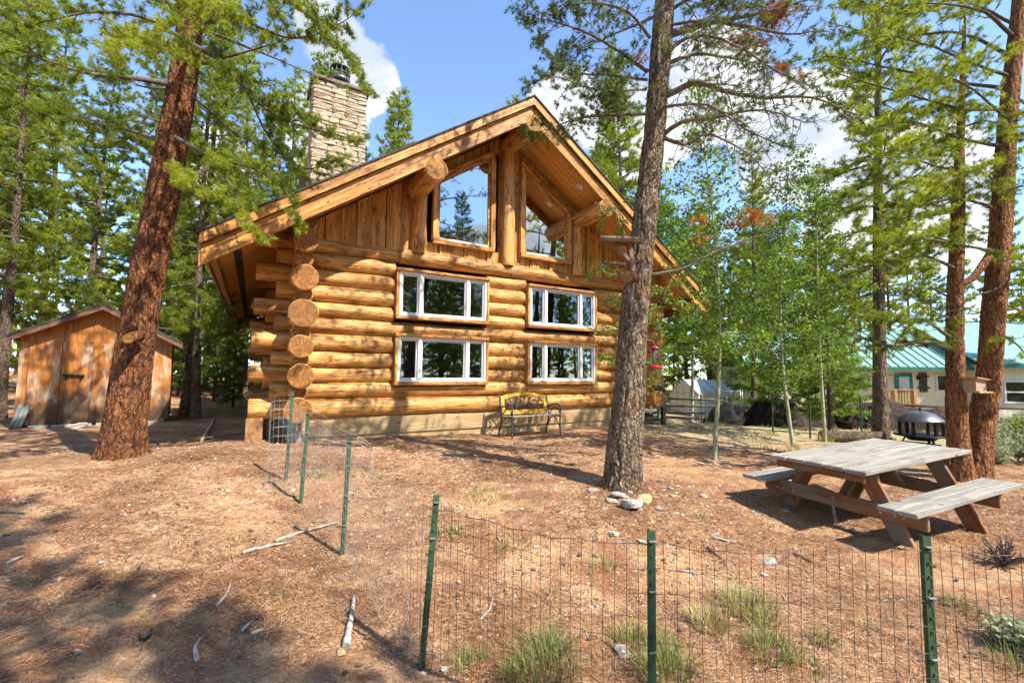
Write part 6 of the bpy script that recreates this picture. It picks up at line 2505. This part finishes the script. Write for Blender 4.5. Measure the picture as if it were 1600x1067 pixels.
def build_grass():
    S = []
    for px, py, r, h, n, t in ((850, 1060, .16, .22, 220, .3), (862, 1020, .10, .2, 120, .2), (800, 1064, .06, .12, 60, .35), (985, 1000, .10, .14, 130, .45), (1045, 1062, .13, .22, 220, .3), (1035, 1010, .08, .14, 90, .4),
                               (1108, 975, .10, .16, 170, .75), (1170, 950, .16, .17, 260, .65), (1195, 975, .07, .12, 90, .6), (1205, 1020, .12, .16, 190, .35), (1290, 1005, .07, .1, 80, .35), (1490, 945, .09, .09, 110, .12), (1530, 965, .07, .08, 80, .1),
                               (1350, 978, .04, .07, 50, .85), (940, 880, .12, .10, 110, .7), (760, 775, .22, .07, 130, .45), (715, 838, .10, .08, 70, .45), (800, 850, .16, .06, 90, .6), (680, 840, .08, .07, 50, .5), (620, 700, .16, .08, 80, .35), (850, 790, .2, .05, 90, .5),
                               (372, 845, .10, .06, 60, .3), (430, 930, .08, .07, 50, .25), (60, 900, .12, .05, 60, .3), (500, 745, .12, .07, 60, .6), (735, 1040, .08, .13, 80, .4), (1095, 805, .10, .06, 60, .7), (1590, 1040, .1, .15, 120, .3), (1255, 1050, .1, .1, 80, .4),
                               (1090, 670, .2, .22, 120, .85), (1290, 690, .12, .25, 90, .9), (1310, 688, .15, .2, 80, .9), (1180, 690, .3, .1, 120, .7), (585, 745, .1, .06, 50, .5)):
        p = gat(px, py)
        S.append((p.x, p.y, r * 1.1, h, int(n * 1.3), t, .0045 if p.y < 4 else .009))
    rng = np.random.default_rng(6)
    for _ in range(420):                     # thin dry grass over the ground on the right
        x, y = rng.uniform(3, 20), rng.uniform(8.3, 19)
        if x > y * 1.2:
            continue
        S.append((x, y, rng.uniform(.06, .25), rng.uniform(.05, .16), 26, rng.uniform(.45, 1), .016))
    for _ in range(60):
        p = gat(rng.uniform(560, 1590), rng.uniform(700, 1060))
        S.append((p.x, p.y, rng.uniform(.02, .07), rng.uniform(.03, .08), 14, rng.uniform(.2, .9), .004))
    blades(S, M['grass'], 'grass', 'tufts of green and straw coloured grass on the ground', 'grass')


build_grass()


def shrub(px, py, w, h, label, mat, tint, leaves=True, seed=1, group=None, name='sagebrush', Y=None):
    p = gat(px, py) if Y is None else at(px, py, Y)
    if Y is not None:
        p.z = gz(p.x, p.y)
    P = Plant(seed)
    rng = P.rng
    for i in range(26):
        az = rng.uniform(0, 6.28)
        el = rng.uniform(.35, 1.3)
        ln = rng.uniform(.6, 1.05)
        d = np.array([math.cos(az) * math.cos(el) * w, math.sin(az) * math.cos(el) * w, math.sin(el) * h]) * ln
        P.limb([np.zeros(3), d * .5 + np.array([0, 0, .02]), d], .006, twig=.12, step=.06, start=.25, bare=.1 if leaves else 1, gap=.05, sub=1, dens=1. if leaves else 0, tint=tint, curl=.2, tipup=.3)
    e = empty(name, p, rng.uniform(0, 6), label, 'shrub', group)
    link('stems', P.wood(M['twig_pale'] if leaves else M['twig']), e).name = 'stem'
    if leaves:
        link('crown', P.leaves(3, .035, mat, .022), e)


shrub(1568, 885, .22, .2, 'leafless grey shrub at the right edge in front of the bench end', M['sage'], .5, False, 3, name='dry_shrub')
shrub(1590, 1015, .10, .13, 'small grey green shrub behind the wire at the lower right', M['sage'], .35, True, 4)
for i, (px, py, Y, w, h) in enumerate(((1560, 690, 9.5, .55, .5), (1595, 680, 9.8, .6, .55), (1575, 650, 12, .7, .6), (1610, 640, 12.6, .7, .6), (1545, 660, 11, .5, .45), (1600, 715, 8.4, .45, .4), (1560, 720, 8.2, .4, .35), (1520, 665, 12.5, .5, .45), (1625, 690, 9., .6, .5), (1530, 700, 9.2, .4, .3))):
    shrub(px, py, w, h, 'pale grey green sagebrush beyond the twin trunked pine', M['sage'], .55, True, 40 + i, 'sagebrush beyond the twin pine', Y=Y)
shrub(1590, 640, .5, .8, 'bright green leafy bush among the sagebrush at the right', M['aspen'], .8, True, 71, name='green_bush', Y=11.2)

# green stakes of the far wire fence
for i, (px, py, Y, h) in enumerate(((1208, 678, 11.6, 1.0), (1266, 690, 10.9, .85), (1347, 675, 12., 1.), (1546, 690, 10.4, 1.05), (1096, 655, 15, 1.1))):
    p = at(px, py, Y)
    z = gz(p.x, p.y)
    o = MB().bar((0, 0, -.1), (.03 * (i % 2), 0, h), .02, .035, up=(0, 1, 0)).bar((0, .015, -.1), (.03 * (i % 2), .015, h), .028, .008, up=(0, 1, 0)).build('fence_stake', M['green_paint'], None, (p.x, p.y, z))
    tag(o, ('green stake standing left of the first young aspen pair', 'short green stake between the two slender young aspens', 'green stake between fallen log and tarp', 'green stake right of the twin trunked pine', 'green stake near the chain link panel')[i], 'stake')
